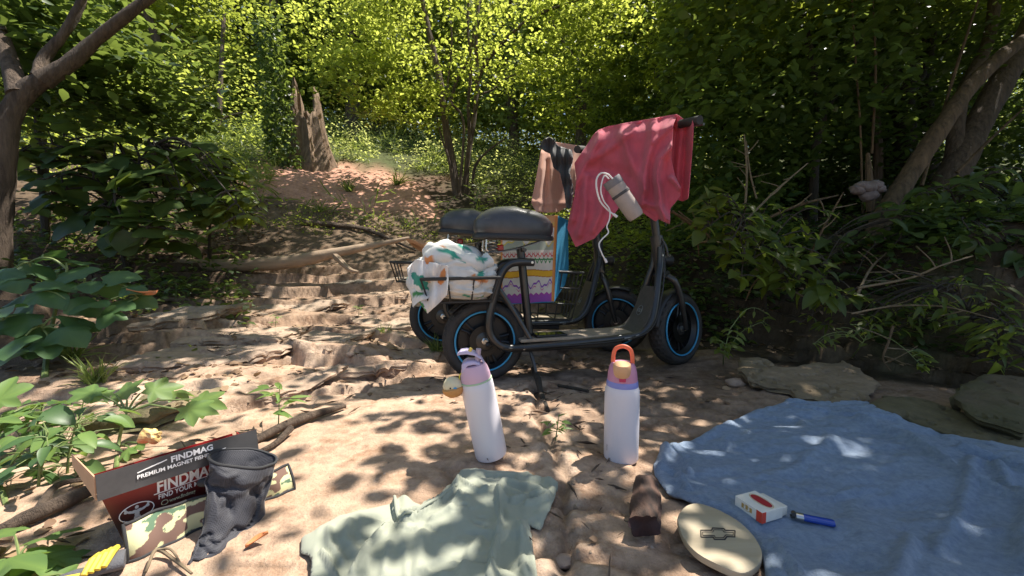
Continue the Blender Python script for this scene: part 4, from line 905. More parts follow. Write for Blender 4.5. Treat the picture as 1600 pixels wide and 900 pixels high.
# bare sticks and vines on the right bank
STK = [('long pale twig with a forked end low on the dark bank', [(1165, 470, 2.1), (1180, 440, 2.05), (1210, 425, 2.0)], .004),
 ('reddish twig slanting up across the bank toward the pale fungus', [(1190, 345, 2.6), (1250, 320, 2.6), (1310, 305, 2.65)], .010),
 ('stick crossing diagonally below the pale fungus', [(1265, 400, 2.3), (1290, 350, 2.35), (1318, 300, 2.4)], .007),
 ('fan of brushy dead twigs at middle height of the dark bank', [(1340, 450, 1.9), (1420, 435, 1.85), (1470, 415, 1.8), (1520, 400, 1.8)], .006),
 ('broken stick ending in a pale torn tip above the dark bank', [(1360, 330, 3.0), (1358, 280, 3.0), (1356, 240, 3.05)], .026),
 ('thin straight vine left of the torn stick', [(1348, 340, 3.2), (1344, 200, 3.25), (1336, 80, 3.3), (1330, -20, 3.3)], .008),
 ('thin straight vine right of the torn stick', [(1362, 240, 3.3), (1368, 120, 3.3), (1364, 0, 3.4)], .009),
 ('bare tan stem leaning right between the two leaning trunks and the thicket', [(1440, 290, 3.2), (1490, 120, 3.3), (1535, -20, 3.4)], .012),
 ('straight tan stick rising to the right edge behind the broad trunk', [(1495, 270, 3.3), (1545, 220, 3.3), (1620, 150, 3.3)], .012),
 ('pair of upright dry stalks just right of the pink shirt', [(1164, 330, 2.8), (1167, 270, 2.8), (1163, 210, 2.8)], .008),
 ('dry stalk leaning left beside the upright stalks', [(1182, 310, 2.8), (1172, 270, 2.8), (1166, 220, 2.8)], .006),
 ('thin dry branch sloping down to the left above the right bank shrub', [(1160, 350, 2.3), (1210, 300, 2.4), (1262, 255, 2.5)], .007),
 ('long bent grass like stem trailing along the bank top right of the ledge', [(1330, 490, 1.8), (1400, 478, 1.75), (1480, 480, 1.7), (1560, 500, 1.6)], .004),
 ('pale crooked twig hanging down the dark bank', [(1395, 510, 1.65), (1388, 535, 1.6), (1380, 560, 1.58), (1392, 580, 1.55)], .005),
 ('twig sticking out level from the dark bank near the front wheel', [(1085, 380, 2.4), (1110, 372, 2.3), (1060, 330, 2.3)], .007),
 ('pale root curl hanging behind the pink shirt', [(1050, 330, 2.35), (1075, 348, 2.3), (1088, 360, 2.3), (1092, 400, 2.3)], .008),
 ('thin twig arching across the lower bank', [(1180, 420, 2.1), (1240, 455, 2.0), (1290, 480, 1.9), (1350, 492, 1.85)], .004),
 ('brown twig lying up the bank under the leaning trunk', [(1340, 460, 2.1), (1360, 420, 2.2), (1385, 395, 2.25)], .007)]
for lab, pts, r_ in STK:
    q = []
    for t in pts:
        p = P(*t); h = Hs(p.x, p.y)+r_
        if p.z < h: p.z = h
        q.append(p)
    lo = min(range(len(q)), key=lambda i: q[i].z-Hs(q[i].x, q[i].y)); root = empty('stick', lab, 'stick', q[0])
    qq = [p-q[0] for p in q]; mb = MB(); s_ = limb(mb, qq, [r_, r_*.9, r_*.5][:len(qq)] if len(qq) < 4 else [r_, r_*.9, r_*.7, r_*.4], 7, 6, .12)
    mb.build('stem', M_BARK_T if 'pale' in lab or 'tan' in lab or 'torn' in lab else MATS['twig'], root)
    if r_ < .0105 and 'vine' not in lab:
        for j in range(4):
            a = s_[int(len(s_)*(.35+.15*j))-1]; mb = MB()
            dd = Vector((random.uniform(-1, 1), random.uniform(-.5, .3), random.uniform(-.2, 1))).normalized()
            mb.tube(spline([a, a+dd*.05+Vector((.01, 0, 0)), a+dd*.12], 3), [r_*.5]*3+[r_*.4]*2+[r_*.3]*2, 5); mb.build('side_twig', MATS['twig'], root)
# pale fungus clump
b = P(1358, 298, 2.75); root = empty('fungus_clump', 'pale pinkish fungus clump sitting by the leaning tan trunk', 'fungus', b)
MF = mat('fungus', (.13, .095, .085), .8, col2=(.27, .21, .19), vscale=25, bump=.8, bscale=50)
for k, (dx, dz, s) in enumerate([(-.08, .0, .045), (-.02, .02, .055), (.04, .04, .05), (.0, -.03, .05), (-.05, .03, .04), (.07, .01, .035)]):
    mb = MB(); mb.ball((dx, 0, dz), s, 10, (1.15, .9, .75))
    mb.v = [p*(1+.5*(float(fbm(np.array([p.x*30+k]), np.array([p.z*30]), 3, k)[0])-.5)) for p in mb.v]
    mb.build('lobe', MF, root)

# ================================================================ scooters
def scooter(label, loc, heading, steer, front_basket=False, group='electric scooters parked side by side'):
    root = empty('scooter', label, 'scooter', loc, heading, group); S = {}
    WB, RW, RI = 1.0, .187, .175
    def T(name, pts, r_, m=M_BLACK, parent=root, n=12, sub=6, closed=False, **k):
        mb = MB(); q = spline(pts, sub) if sub and len(pts) > 2 else pts; mb.tube(q, r_, n, closed, **k); return mb.build(name, m, parent)
    # steering transform
    axis = Vector((-.152, 0, 1)).normalized(); piv = Vector((.94, 0, .175)); MS = Matrix.Translation(piv) @ Matrix.Rotation(steer, 4, axis) @ Matrix.Translation(-piv)
    def wheel(name, M, spokes):
        mb = MB(); prof = [(RI*.72, -.020), (RI*.76, -.030), (RI*.76, -.020), (RI*.69, -.012), (RI*.69, .012), (RI*.76, .020), (RI*.76, .030), (RI*.72, .020), (RI*.67, .010), (RI*.67, -.010)]
        A = Matrix.Rotation(R(90), 4, 'X'); mb.lathe(prof+[prof[0]], 56, A.to_3x3())
        # cast spokes
        for k in range(5):
            a = 2*math.pi*k/5; c, s_ = math.cos(a), math.sin(a); t = Vector((-s_, 0, c))
            for sgn in (-1, 1):
                mb.tube([Vector((c*.04, 0, s_*.04))+t*.012*sgn, Vector((c*.085, .0, s_*.085))+t*.012*sgn, Vector((c*.123, 0, s_*.123))+t*.02*sgn], [.008, .006, .007], 8)
        wh = mb.build(name, mat('rim_black', (.014, .014, .016), .4), root); wh.matrix_local = M
        # tyre: rounded carcass with tread blocks
        mb = MB(); n = 96; cs = []
        for j in range(15):
            t = math.pi*(j/14)*1.12-math.pi*.06; cs.append((RW-.030+.030*math.sin(t), .044*math.cos(t)))
        cs = [(RI*.765, .032)]+cs+[(RI*.765, -.032)]
        V = []
        for i in range(n):
            a = 2*math.pi*i/n
            for j, (r_, y) in enumerate(cs):
                groove = -.0065 if (i % 4 == (0 if (j % 2) else 2) and 3 < j < 13) else 0
                V.append(((r_+groove)*math.cos(a), y, (r_+groove)*math.sin(a)))
        m_ = len(cs); mb.add(V, [(i*m_+j, ((i+1) % n)*m_+j, ((i+1) % n)*m_+j+1, i*m_+j+1) for i in range(n) for j in range(m_-1)])
        mb.build('tyre', M_RUBBER, wh)
        for y in (-.040, .040):
            mb = MB(); mb.tube([Vector((RI*.758*math.cos(a*math.pi/32), y, RI*.758*math.sin(a*math.pi/32))) for a in range(64)], .0042, 8, True); mb.build('rim_ring', M_BLUE, wh)
        mb = MB(); mb.lathe([(.0, -.034), (.03, -.032), (.055 if spokes else .035, -.022), (.058 if spokes else .035, 0), (.055 if spokes else .035, .022), (.03, .032), (0, .034)], 32, Matrix.Rotation(R(90), 3, 'X')); mb.build('hub', M_BLACK, wh)
        mb = MB(); mb.lathe([(.0, -.052), (.010, -.052), (.011, -.040), (.016, -.038), (.016, .038), (.011, .040), (.010, .052), (0, .052)], 6, Matrix.Rotation(R(90), 3, 'X')); mb.build('axle_nut', M_CHROME, wh)
        mb = MB(); mb.lathe([(.045, .028), (.070, .030), (.070, .032), (.045, .032), (.045, .028)], 40, Matrix.Rotation(R(90), 3, 'X')); mb.build('brake_disc', mat('disc_dark', (.04, .04, .04), .4, metal=1), wh)
        return wh
    wheel('rear_wheel', Matrix.Translation((0, 0, RW)), True)
    wheel('front_wheel', MS @ Matrix.Translation((WB, 0, RW)), False)
    # side tubes: one swept loop each side
    for s in (-1, 1):
        y = .085*s
        T('frame_tube', [(.215, y*.9, .535), (.15, y, .537), (.105, y, .528), (.07, y, .49), (.045, y, .42), (.020, y, .33), (.012, y, .265), (.025, y, .21), (.07, y*1.05, .172), (.15, y*1.1, .160), (.40, y*1.1, .168), (.68, y*1.05, .182), (.755, y, .205), (.80, y*.9, .26), (.825, y*.75, .34), (.85, y*.5, .45), (.868, y*.35, .52), (.872, y*.28, .60)], .0175, n=14)
        T('frame_brace', [(.05, y*.8, .44), (.12, y*.8, .33), (.20, y*.9, .19)], .011, n=8)
        T('rear_stay', [(.10, y*.95, .172), (.05, y*.62, .175), (0, y*.62, .175)], .012, n=8, sub=4)
    T('cross_brace', [(.205, -.078, .535), (.205, .078, .535)], .014, sub=0)
    T('cross_brace', [(.16, -.09, .16), (.16, .09, .16)], .012, sub=0)
    T('head_tube', [(.866, 0, .63), (.882, 0, .53), (.893, 0, .46)], .028, n=16, sub=2)
    # deck and kick panel
    DK = mat('deck_grip', (.27, .21, .15), .85, col2=(.38, .31, .23), vscale=60, bump=.6, bscale=500, bdist=.002)
    mb = MB(); mb.box((.43, 0, .189), (.56, .182, .014)); dk = mb.build('deck', DK, root, False, .004)
    mb = MB(); v = []
    for x, z, hw in ((.70, .190, .086), (.735, .207, .086), (.77, .25, .082), (.80, .32, .074), (.825, .41, .062)):
        v += [(x, -hw, z), (x, hw, z), (x+.012, hw, z-.006), (x+.012, -hw, z-.006)]
    mb.add(v, [(i*4+a, i*4+(a+1) % 4, (i+1)*4+(a+1) % 4, (i+1)*4+a) for i in range(4) for a in range(4)]+[(3, 2, 1, 0), (16, 17, 18, 19)])
    kp = mb.build('kick_panel', mat('panel_grey', (.075, .068, .06), .7, var=.2, vscale=40), root)
    LG = mat('faded_print', (.20, .24, .24), .6)
    up_ = Vector((.03, 0, .07)).normalized(); nn = Vector((-.07, 0, .03)).normalized(); c0 = Vector((.781, 0, .29))+nn*.004
    mb = MB()
    for q in (-1, 1): mb.tube([c0+Vector((0, 1, 0))*(q*.0075+.0075*math.cos(a*math.pi/10))+up_*.0075*math.sin(a*math.pi/10) for a in range(20)], .0013, 5, True)
    mb.tube([c0+Vector((0, 1, 0))*.021*math.cos(a*math.pi/16)+up_*.025*math.sin(a*math.pi/16) for a in range(32)], .0009, 5, True)
    mb.build('emblem', LG, kp)
    # battery box under deck, kickstand
    mb = MB(); mb.box((.42, 0, .155), (.46, .13, .045)); mb.build('battery_case', M_BLACKP, root, False, .006)
    T('kickstand', [(.20, -.05, .15), (.215, -.08, .07), (.222, -.095, .008)], .008, n=8, sub=3)
    # fenders
    def fender(name, c, M=None, a0=20, a1=165):
        mb = MB(); v = []; n = 22
        for i in range(n+1):
            a = R(a0+(a1-a0)*i/n)
            for j in range(7):
                y = .042*(j/3-1); r_ = RW+.020-.012*abs(j/3-1)**2
                v.append(Vector((c[0]+r_*math.cos(a), y, c[1]+r_*math.sin(a))))
        mb.add([(M @ p if M else p) for p in v], [(i*7+j, i*7+j+1, (i+1)*7+j+1, (i+1)*7+j) for i in range(n) for j in range(6)])
        o = mb.build(name, M_BLACKP, root); o.modifiers.new('t', 'SOLIDIFY').thickness = .003
    fender('rear_fender', (0, RW), None, 30, 140)
    fender('front_fender', (WB, RW), MS, 70, 175)
    # fork, stem, bars
    def St(name, pts, r_, m=M_BLACK, parent=root, **k): return T(name, [MS @ Vector(p) for p in pts], r_, m, parent, **k)
    for s in (-1, 1): St('fork_leg', [(.900, .030*s, .455), (.915, .058*s, .43), (.945, .066*s, .36), (.975, .064*s, .26), (WB, .056*s, RW)], [.017]*7+[.015]*9+[.012]*9, n=12)
    St('fork_crown', [(.895, -.035, .462), (.895, .035, .462)], .022, sub=0)
    St('steering_stem', [(.866, 0, .63), (.845, 0, .76), (.79, 0, 1.11)], .020, n=14, sub=0)
    St('stem_clamp', [(.868, 0, .61), (.862, 0, .655)], .031, sub=0, n=16)
    St('clamp_lever', [(.862, -.03, .64), (.872, -.045, .60), (.88, -.05, .55)], .005, sub=3, n=6)
    hb = St('handlebar', [(.755, -.28, 1.095), (.775, -.19, 1.115), (.79, -.08, 1.12), (.79, .08, 1.12), (.775, .19, 1.115), (.755, .28, 1.095)], .012, n=12)
    for s in (-1, 1):
        St('grip', [(.752, .305*s, 1.092), (.772, .205*s, 1.113)], .0185, M_RUBBER, hb, sub=0)
        St('brake_lever', [(.785, .19*s, 1.118), (.815, .21*s, 1.108), (.805, .29*s, 1.09)], .006, M_BLACK, hb, sub=3, n=6)
        St('brake_cable', [(.80, .18*s, 1.11), (.88, .12*s, 1.12), (.90, .05*s, .95), (.895, .03*s, .70)], .0035, M_BLACKP, hb, sub=5, n=5)
    mb = MB(); mb.box((0, 0, 0), (.05, .09, .03)); o = mb.build('display', M_BLACKP, root, False, .006); o.matrix_local = MS @ Matrix.Translation((.785, 0, 1.14))
    mb = MB(); mb.lathe([(0, -.03), (.018, -.028), (.026, 0), (.030, .022), (.024, .030), (0, .031)], 20, (MS.to_3x3() @ Matrix.Rotation(R(90), 3, 'Y'))); hl = mb.build('headlight', M_BLACKP, root); hl.location = MS @ Vector((.935, 0, .535))
    mb = MB(); mb.lathe([(0, .0315), (.022, .0315), (0, .034)], 20, (MS.to_3x3() @ Matrix.Rotation(R(90), 3, 'Y'))); mb.build('headlight_lens', mat('lens', (.5, .5, .48), .15), hl)
    T('brake_cable', [(.875, -.04, .62), (.862, -.075, .50), (.83, -.10, .36), (.77, -.112, .215), (.60, -.118, .172), (.30, -.118, .165), (.10, -.115, .165), (.03, -.07, .18)], .0035, M_BLACKP, n=6, sub=5)
    for bx_, by_, bz_ in ((.16, -.108, .160), (.66, -.108, .176), (.045, -.088, .45), (.205, -.092, .535), (.872, -.045, .56)):
        mb = MB(); mb.lathe([(0, -.004), (.005, -.004), (.006, .0), (.006, .004), (0, .004)], 6, Matrix.Rotation(R(90), 3, 'X'), (bx_, by_, bz_)); mb.build('bolt', M_CHROME, root)
    mb = MB(); mb.box((.655, -.1105, .178), (.035, .002, .011), Matrix.Rotation(R(-1), 3, 'Y')); mb.box((.705, -.108, .187), (.018, .002, .010), Matrix.Rotation(R(-6), 3, 'Y')); mb.build('worn_sticker', mat('sticker_grey', (.34, .33, .31), .7, var=.5, vscale=120), root, False)
    # seat post, seat
    T('seat_post', [(.215, 0, .18), (.175, 0, .60)], .019, n=16, sub=0)
    T('seat_post_pin', [(.178, -.02, .59), (.178, -.075, .59)], .008, sub=0, n=8)
    T('post_bracket', [(.187, 0, .535), (.21, -.075, .535)], .010, sub=0, n=8)
    mb = MB(); prof = []; v = []; nu, nv = 40, 14
    for j in range(nv+1):
        t = j/nv; 
        zc = -.056+.132*t; k = (1-abs(2*t-1)**3.2)**(1/2.6) if t > .28 else .93+.07*math.sin(t/.28*math.pi/2)
        if t > .28: k = (1-((t-.28)/.72)**3.0)**(1/2.3)
        for i in range(nu):
            a = 2*math.pi*i/nu; x = math.copysign(abs(math.cos(a))**.72, math.cos(a)); y = math.copysign(abs(math.sin(a))**.8, math.sin(a))
            wd = .105-.022*(x+1)/2; dome = -.016*(x*k)**2*(t > .5)+.008*(x < 0)*t
            v.append((x*.182*k, y*wd*k, zc+dome))
    v.append((0, 0, v[-1][2]+.001)); top = len(v)-1
    mb.add(v, [(j*nu+i, j*nu+(i+1) % nu, (j+1)*nu+(i+1) % nu, (j+1)*nu+i) for j in range(nv) for i in range(nu)]+[tuple(range(nu))[::-1]])
    mb.f = [f for f in mb.f]; mb.add([], [])
    seat = mb.build('seat', M_SEAT, root); seat.location = (.145, 0, .705); seat.rotation_euler = (0, R(2), 0)
    mb = MB(); mb.lathe([(.0, 0), (1, 0), (1.01, .010), (.985, .018), (0, .018)], 40); mb.v = [Vector((math.copysign(abs(p.x)**.75, p.x)*.186, math.copysign(abs(p.y)**.8, p.y)*(.108-.02*(p.x+1)/2), p.z-.066)) for p in mb.v]
    mb.build('seat_base', M_BLACKP, seat)
    for s in (-1, 1):
        mb = MB(); mb.tube([Vector((-.10+.020*math.cos(a*.7), .05*s+.020*math.sin(a*.7), -.075-.0016*a)) for a in range(36)], .0032, 6); mb.build('spring', M_CHROME, seat)
        mb = MB(); mb.tube(spline([(-.13, .05*s, -.072), (-.12, .05*s, -.125), (0, .03*s, -.11), (.12, .02*s, -.072)], 5), .004, 6); mb.build('seat_rail', M_CHROME, seat)
    # rear basket of wire
    def basket(name, x0, x1, y, z0, z1, bars=5, tap=.03, rails=2):
        mb = MB(); w1, w2 = .0050, .0038
        def rect(z, t, r_):
            mb.tube([(x0+t, -y+t, z), (x1-t, -y+t, z), (x1-t, y-t, z), (x0+t, y-t, z)], r_, 6, True)
        rect(z1, 0, w1*1.4)
        for k in range(1, rails): rect(z1+(z0-z1)*k/rails, tap*k/rails, w2)
        rect(z0, tap, w1)
        for k in range(bars+1):
            f = k/bars
            for s in (-1, 1):
                xa, xb = x0+(x1-x0)*f, x0+tap+(x1-x0-2*tap)*f
                mb.tube([(xa, s*y, z1), (xb, s*(y-tap), z0), (xb, 0, z0-.002)], w2, 5)
                ya, yb = -y+2*y*f, -y+tap+2*(y-tap)*f
                xe = x0 if s < 0 else x1; mb.tube([(xe, ya, z1), (xe+(tap if s < 0 else -tap), yb, z0)], w2, 5)
        return mb.build(name, mat('wire_black', (.015, .015, .015), .5), root)
    basket('rear_basket', -.27, .05, .15, .375, .475, 3, .03, 1)
    T('basket_arm', [(.05, -.05, .40), (.0, -.05, .372), (-.2, -.05, .370)], .007, sub=0, n=6); T('basket_arm', [(.05, .05, .40), (.0, .05, .372), (-.2, .05, .370)], .007, sub=0, n=6)
    if front_basket: basket('deck_basket', .28, .74, .16, .20, .46, 4, .04, 3)
    mb = MB(); mb.box((.078, 0, .60), (.03, .06, .032)); tl = mb.build('tail_light', mat('red_lens', (.45, .02, .015), .25), root, False, .006)
    return root
p1 = P(757, 549, 1.78)
s1loc = (p1.x, 1.78, Hs(p1.x, 1.78)); 
def place_z(x, y, h): # ground height under both wheels
    q = [Hs(x, y), Hs(x+math.cos(h), y+math.sin(h))]; return q
H1 = math.atan2(.22, 1.0)
sc1 = scooter('near black electric scooter with blue rimmed wheels and a pink shirt over its bars', s1loc, H1, R(21))
za, zb = place_z(s1loc[0], s1loc[1], H1); sc1.location.z = za-.004; sc1.rotation_euler = (0, -math.atan2(zb-za, 1), H1); SC1 = sc1
H2 = R(7)
x2 = (690-CX)/F*2.2
sc2 = scooter('farther black electric scooter, painted bag on its deck and peach shorts on its bars', (x2, 2.2, Hs(x2, 2.2)), H2, R(-22), True)
za, zb = place_z(x2, 2.2, H2); sc2.location.z = za-.004; sc2.rotation_euler = (0, -math.atan2(zb-za, 1), H2)
bpy.context.view_layer.update()
print('S1', za, zb, sc1.location, 'S2', sc2.location)
def local(sc, x, y, z): return sc.matrix_world @ Vector((x, y, z))

# ================================================================ cloth tools
def cloth(name, poly, fn, step, m, label=None, cat=None, parent=None, thick=.0025, color=None, holes=None, smoothn=1, jit=.15):
    """poly: outline in a flat chart; fn maps chart (u, v arrays) to world points"""
    pts = []
    pl = poly
    for i in range(len(pl)):
        a, b = Vector(pl[i]), Vector(pl[(i+1) % len(pl)]); k = max(1, int((b-a).length/step))
        for j in range(k): pts.append(a+(b-a)*j/k)
    for _ in range(smoothn): pts = [(pts[i-1]+pts[i]*2+pts[(i+1) % len(pts)])/4 for i in range(len(pts))]
    us = [p[0] for p in pts]; vs = [p[1] for p in pts]
    gu, gv = np.meshgrid(np.arange(min(us), max(us), step), np.arange(min(vs), max(vs), step))
    gu = gu+(np.arange(gu.shape[0])[:, None] % 2)*step*.5
    inner = [Vector((float(a), float(b))) for a, b in zip((gu+rng.uniform(-jit, jit, gu.shape)*step).ravel(), (gv+rng.uniform(-jit, jit, gu.shape)*step).ravel())]
    v2, _, f2, _, _, _ = delaunay_2d_cdt([Vector(p) for p in pts]+inner, [], [list(range(len(pts)))], 1, 1e-7)
    U = np.array([p.x for p in v2]); V = np.array([p.y for p in v2]); W = fn(U, V)
    base = W.mean(0) if parent is None else np.zeros(3)
    me = npmesh(name, W-base, np.array([tuple(f) for f in f2]), color=color(U, V) if color else None)
    o = link(name, me, m, parent)
    o.location = Vector(base)
    s = o.modifiers.new('thickness', 'SOLIDIFY'); s.thickness = thick; s.offset = 0
    if label: tag(o, label, cat)
    return o
def Pn(px, py, d):
    x = (px-CX)/F; zc = -(py-CY)/F; yy = cp+zc*sp_; zz = -sp_+zc*cp; k = d/yy
    return np.stack([x*k, d*np.ones_like(k), CAMZ+zz*k], -1)
def PZn(px, py, z=0.0):
    x = (px-CX)/F; zc = -(py-CY)/F; yy = cp+zc*sp_; zz = -sp_+zc*cp; k = (z-CAMZ)/zz
    return x*k, yy*k
def ridge(u, v, pts, w_, amp):
    return amp*np.exp(-(polydist(u, v, pts)/w_)**2)

# ---- towel on the rock
MT = mat('terry_blue', (.18, .25, .37), .95, var=.25, vscale=75, bump=1.0, bscale=300, bdist=.008, sheen=.25, col2=(.31, .40, .53))
tw = [(1024, 742), (1022, 722), (1036, 700), (1062, 686), (1112, 670), (1150, 654), (1182, 642), (1228, 634), (1292, 638), (1352, 644), (1380, 656), (1404, 668), (1470, 684), (1540, 702), (1600, 712), (1700, 732), (1850, 760), (1950, 1000), (1205, 1000), (1200, 930), (1194, 885), (1175, 845), (1140, 815), (1096, 797), (1070, 786), (1044, 772)]
twf = [PZ(a, b, 0) for a, b in tw]
tw = [(p.x, p.y) for p in twf]
folds = [([(1235, 642), (1330, 660), (1400, 668)], .012, .012), ([(1340, 668), (1420, 700), (1500, 760), (1640, 830)], .016, .018), ([(1470, 880), (1500, 800), (1520, 730)], .016, .010), ([(1200, 760), (1280, 785), (1370, 770)], .008, .008),
         ([(1035, 705), (1060, 720), (1080, 745)], .010, .016), ([(1030, 735), (1060, 745), (1075, 770)], .010, .013), ([(1210, 860), (1235, 900), (1260, 960)], .012, .014), ([(1300, 700), (1240, 740), (1140, 760)], .02, .006), ([(1560, 740), (1600, 800), (1610, 900)], .018, .015), ([(1500, 715), (1570, 735), (1660, 770)], .014, .018), ([(1420, 860), (1400, 930), (1380, 990)], .015, .012)]
folds = [([tuple(PZ(a, b, 0)[:2]) for a, b in p], w_, h_) for p, w_, h_ in folds]
def towel_fn(u, v):
    z = H(u, v, False)+.014*0; z = np.maximum(H(u, v), H(u+.03, v))*.5+np.maximum(H(u, v-.03), H(u, v+.03))*.5+.010
    wu = u+.02*(fbm(u*9, v*9, 3, 7)-.5); wv = v+.02*(fbm(u*9+5, v*9, 3, 8)-.5)
    for p, w_, h_ in folds: z = z+ridge(wu, wv, p, w_*.7, h_*1.15)
    z = z+.030*(fbm(u*5, v*5, 3, 14)-.4)+.008*(1-np.abs(fbm(u*6+3, v*9, 3, 19)-.5)*6).clip(0, 1)+.0045*(fbm(u*22, v*22, 3, 15)-.5)
    z = z+.0022*(fbm(u*110, v*110, 2, 16)-.5)
    e = polydist(u, v, tw+[tw[0]]); z = z-.006*np.exp(-e/.006)+.010*np.exp(-((e-.015)/.012)**2)*fbm(u*8, v*8, 2, 3)
    return np.stack([u, v, z], -1)
cloth('beach_towel', tw, towel_fn, .0062, MT, 'large crumpled blue towel spread on the rock in the shade', 'towel', thick=.006)
# ---- t-shirt on the rock
def Z8(a, b): return (450+a/3.555, 700+b/3.555)
sh = [Z8(*q) for q in [(75, 505), (95, 488), (170, 452), (290, 382), (400, 345), (500, 318), (588, 290), (600, 272), (640, 262), (700, 285), (790, 288), (850, 250), (880, 205), (940, 175), (958, 132), (1100, 120), (1200, 122), (1330, 132), (1420, 165), (1500, 188), (1478, 282), (1455, 345), (1398, 425), (1340, 405), (1352, 470), (1370, 600), (1395, 760), (1440, 1050), (120, 1050), (110, 800), (135, 640), (120, 600), (72, 575)]]
shw = [tuple(PZ(a, b, .006)[:2]) for a, b in sh]
def W8(*q): return [tuple(PZ(*Z8(*t), .006)[:2]) for t in q]
tf = [(W8((590, 295), (600, 370), (630, 395), (700, 380), (830, 320), (920, 260), (945, 200)), .0045, .011), (W8((620, 350), (720, 340), (840, 280), (930, 210)), .004, .008),
      (W8((575, 400), (500, 490), (430, 570), (360, 700)), .005, .010), (W8((600, 410), (660, 455), (710, 440)), .004, .006), (W8((960, 200), (1060, 250), (1160, 235)), .004, .008), (W8((1165, 250), (1185, 400), (1150, 520), (1120, 710)), .006, .012),
      (W8((1180, 290), (1260, 300), (1350, 270), (1460, 285)), .006, .011), (W8((1330, 320), (1390, 310), (1450, 300)), .005, .010), (W8((1185, 300), (1200, 200), (1290, 190), (1400, 250)), .012, .010), (W8((190, 600), (250, 680), (290, 780)), .005, .010), (W8((230, 470), (240, 560), (300, 640)), .009, .007),
      (W8((1060, 480), (980, 640), (940, 760)), .010, .006), (W8((750, 460), (740, 600), (700, 760)), .014, .006), (W8((350, 430), (330, 520), (380, 600)), .010, .007), (W8((1300, 420), (1290, 560), (1330, 700)), .008, .006), (W8((560, 540), (540, 700)), .010, .006), (W8((800, 390), (900, 350), (950, 260)), .008, .007)]
def shirt_fn(u, v):
    z = np.maximum(H(u, v), H(u, v+.02))+.008
    wu = u+.008*(fbm(u*16, v*16, 3, 27)-.5); wv = v+.008*(fbm(u*16+5, v*16, 3, 28)-.5)
    for p, w_, h_ in tf: z = z+ridge(wu, wv, p, w_*.75, h_*1.35)
    z = z+.011*(fbm(u*9+v*2, v*5, 3, 24)-.4)*1.0+.004*(fbm(u*30, v*18, 3, 25)-.5)
    a_ = u*.93+v*.2; b2_ = v-.3*u; z = z+.0085*np.clip(1-np.abs(fbm(a_*14, b2_*3, 3, 26)-.5)*9, 0, 1)**1.5*.6
    e = polydist(u, v, shw+[shw[0]]); z = z-.006*np.exp(-e/.004)
    return np.stack([u, v, z], -1)
MSH = mat('cotton_sage', (.32, .335, .26), .92, var=.07, vscale=6, bump=.25, bscale=600, bdist=.001, sheen=.15)
ts = cloth('t_shirt', shw, shirt_fn, .0042, MSH, 'sage green t-shirt laid out on the sunlit rock, cut by the bottom edge', 't-shirt', thick=.0025)
def on_shirt(pts, r_, name, m):
    mb = MB(); u = np.array([p[0] for p in pts]); v = np.array([p[1] for p in pts]); q = spline([tuple(t) for t in shirt_fn(u, v)], 5)
    u = np.array([p.x for p in q]); v = np.array([p.y for p in q]); w_ = shirt_fn(u, v)
    mb.tube([Vector(t)-ts.location+Vector((0, 0, .0005)) for t in w_], r_, 8); return mb.build(name, m, ts)
on_shirt(W8((592, 292), (606, 375), (640, 392), (720, 372), (840, 312), (925, 250), (946, 196)), .0035, 'collar', MSH)
on_shirt(W8((588, 392), (500, 490), (420, 590), (355, 720)), .0010, 'seam', MSH)
on_shirt(W8((1165, 245), (1180, 400), (1150, 540), (1118, 720)), .0010, 'seam', MSH)

# ---- pink shirt over the near handlebar
def Z7(a, b): return (800+a/3.334, 150+b/3.334)
MPK = mat('cotton_pink', (.62, .12, .17), .9, var=.16, vscale=9, bump=.35, bscale=300, bdist=.0015, sheen=.2, trans=.22)
def bar_d(px): return np.interp(px, [885, 1000, 1085], [2.12, 1.86, 1.68])
top = [(400, 240), (450, 178), (560, 146), (650, 130), (740, 116), (860, 95)]
pk = [Z7(*q) for q in [(400, 240), (425, 200), (450, 178), (500, 158), (560, 146), (650, 130), (740, 116), (800, 104), (862, 94), (840, 150), (834, 250), (830, 330), (850, 420), (880, 480), (876, 520), (850, 556), (825, 585), (822, 668), (790, 655), (764, 640), (748, 655), (690, 614), (650, 580), (655, 545), (620, 520), (590, 535), (545, 600), (500, 660), (430, 742), (332, 788), (312, 745), (288, 690), (305, 600), (325, 520), (336, 430), (325, 350), (360, 300)]]
def pk_fn(u, v):
    tv = 150+np.interp((u-800)*3.334, [400, 450, 560, 740, 860], [240, 178, 146, 116, 95])/3.334
    dn = np.clip((v-tv)/60, 0, 4)
    d = bar_d(u)-.055*sst(0, .35, dn)-.02
    x, y = (u-800)*3.334, (v-150)*3.334
    wx = x+30*(fbm(x*.008, y*.008, 3, 2)-.5)
    lines = [([(560, 150), (600, 300), (690, 480)], 34, .030), ([(740, 120), (715, 300), (690, 450), (670, 560)], 30, .034), ([(450, 200), (400, 330), (330, 480), (310, 640)], 30, .030), ([(620, 170), (520, 260), (420, 330)], 26, .016),
             ([(835, 260), (780, 330), (760, 420), (770, 560), (800, 650)], 24, .036), ([(700, 560), (760, 580), (820, 640)], 20, .02), ([(400, 420), (380, 560), (350, 720)], 26, .026), ([(480, 420), (470, 560), (420, 700)], 22, .020), ([(850, 130), (800, 180), (740, 240)], 20, .012), ([(830, 430), (870, 480)], 16, .03)]
    for p, w_, h_ in lines: d = d-ridge(wx, y, p, w_*.8, h_*1.25)
    hollow = ridge(wx, y, [(470, 380), (560, 400), (640, 420), (680, 470)], 40, .028); d = d+hollow+ridge(wx, y, [(560, 480), (590, 560)], 50, .05)
    d = d+.014*(fbm(x*.02, y*.006, 3, 19)-.5)+.004*(fbm(x*.05, y*.03, 3, 20)-.5)
    return Pn(u, v, d)
pks = cloth('pink_shirt', pk, pk_fn, 1.5, MPK, 'pink shirt draped over the handlebar of the near scooter', 'shirt', thick=.002)
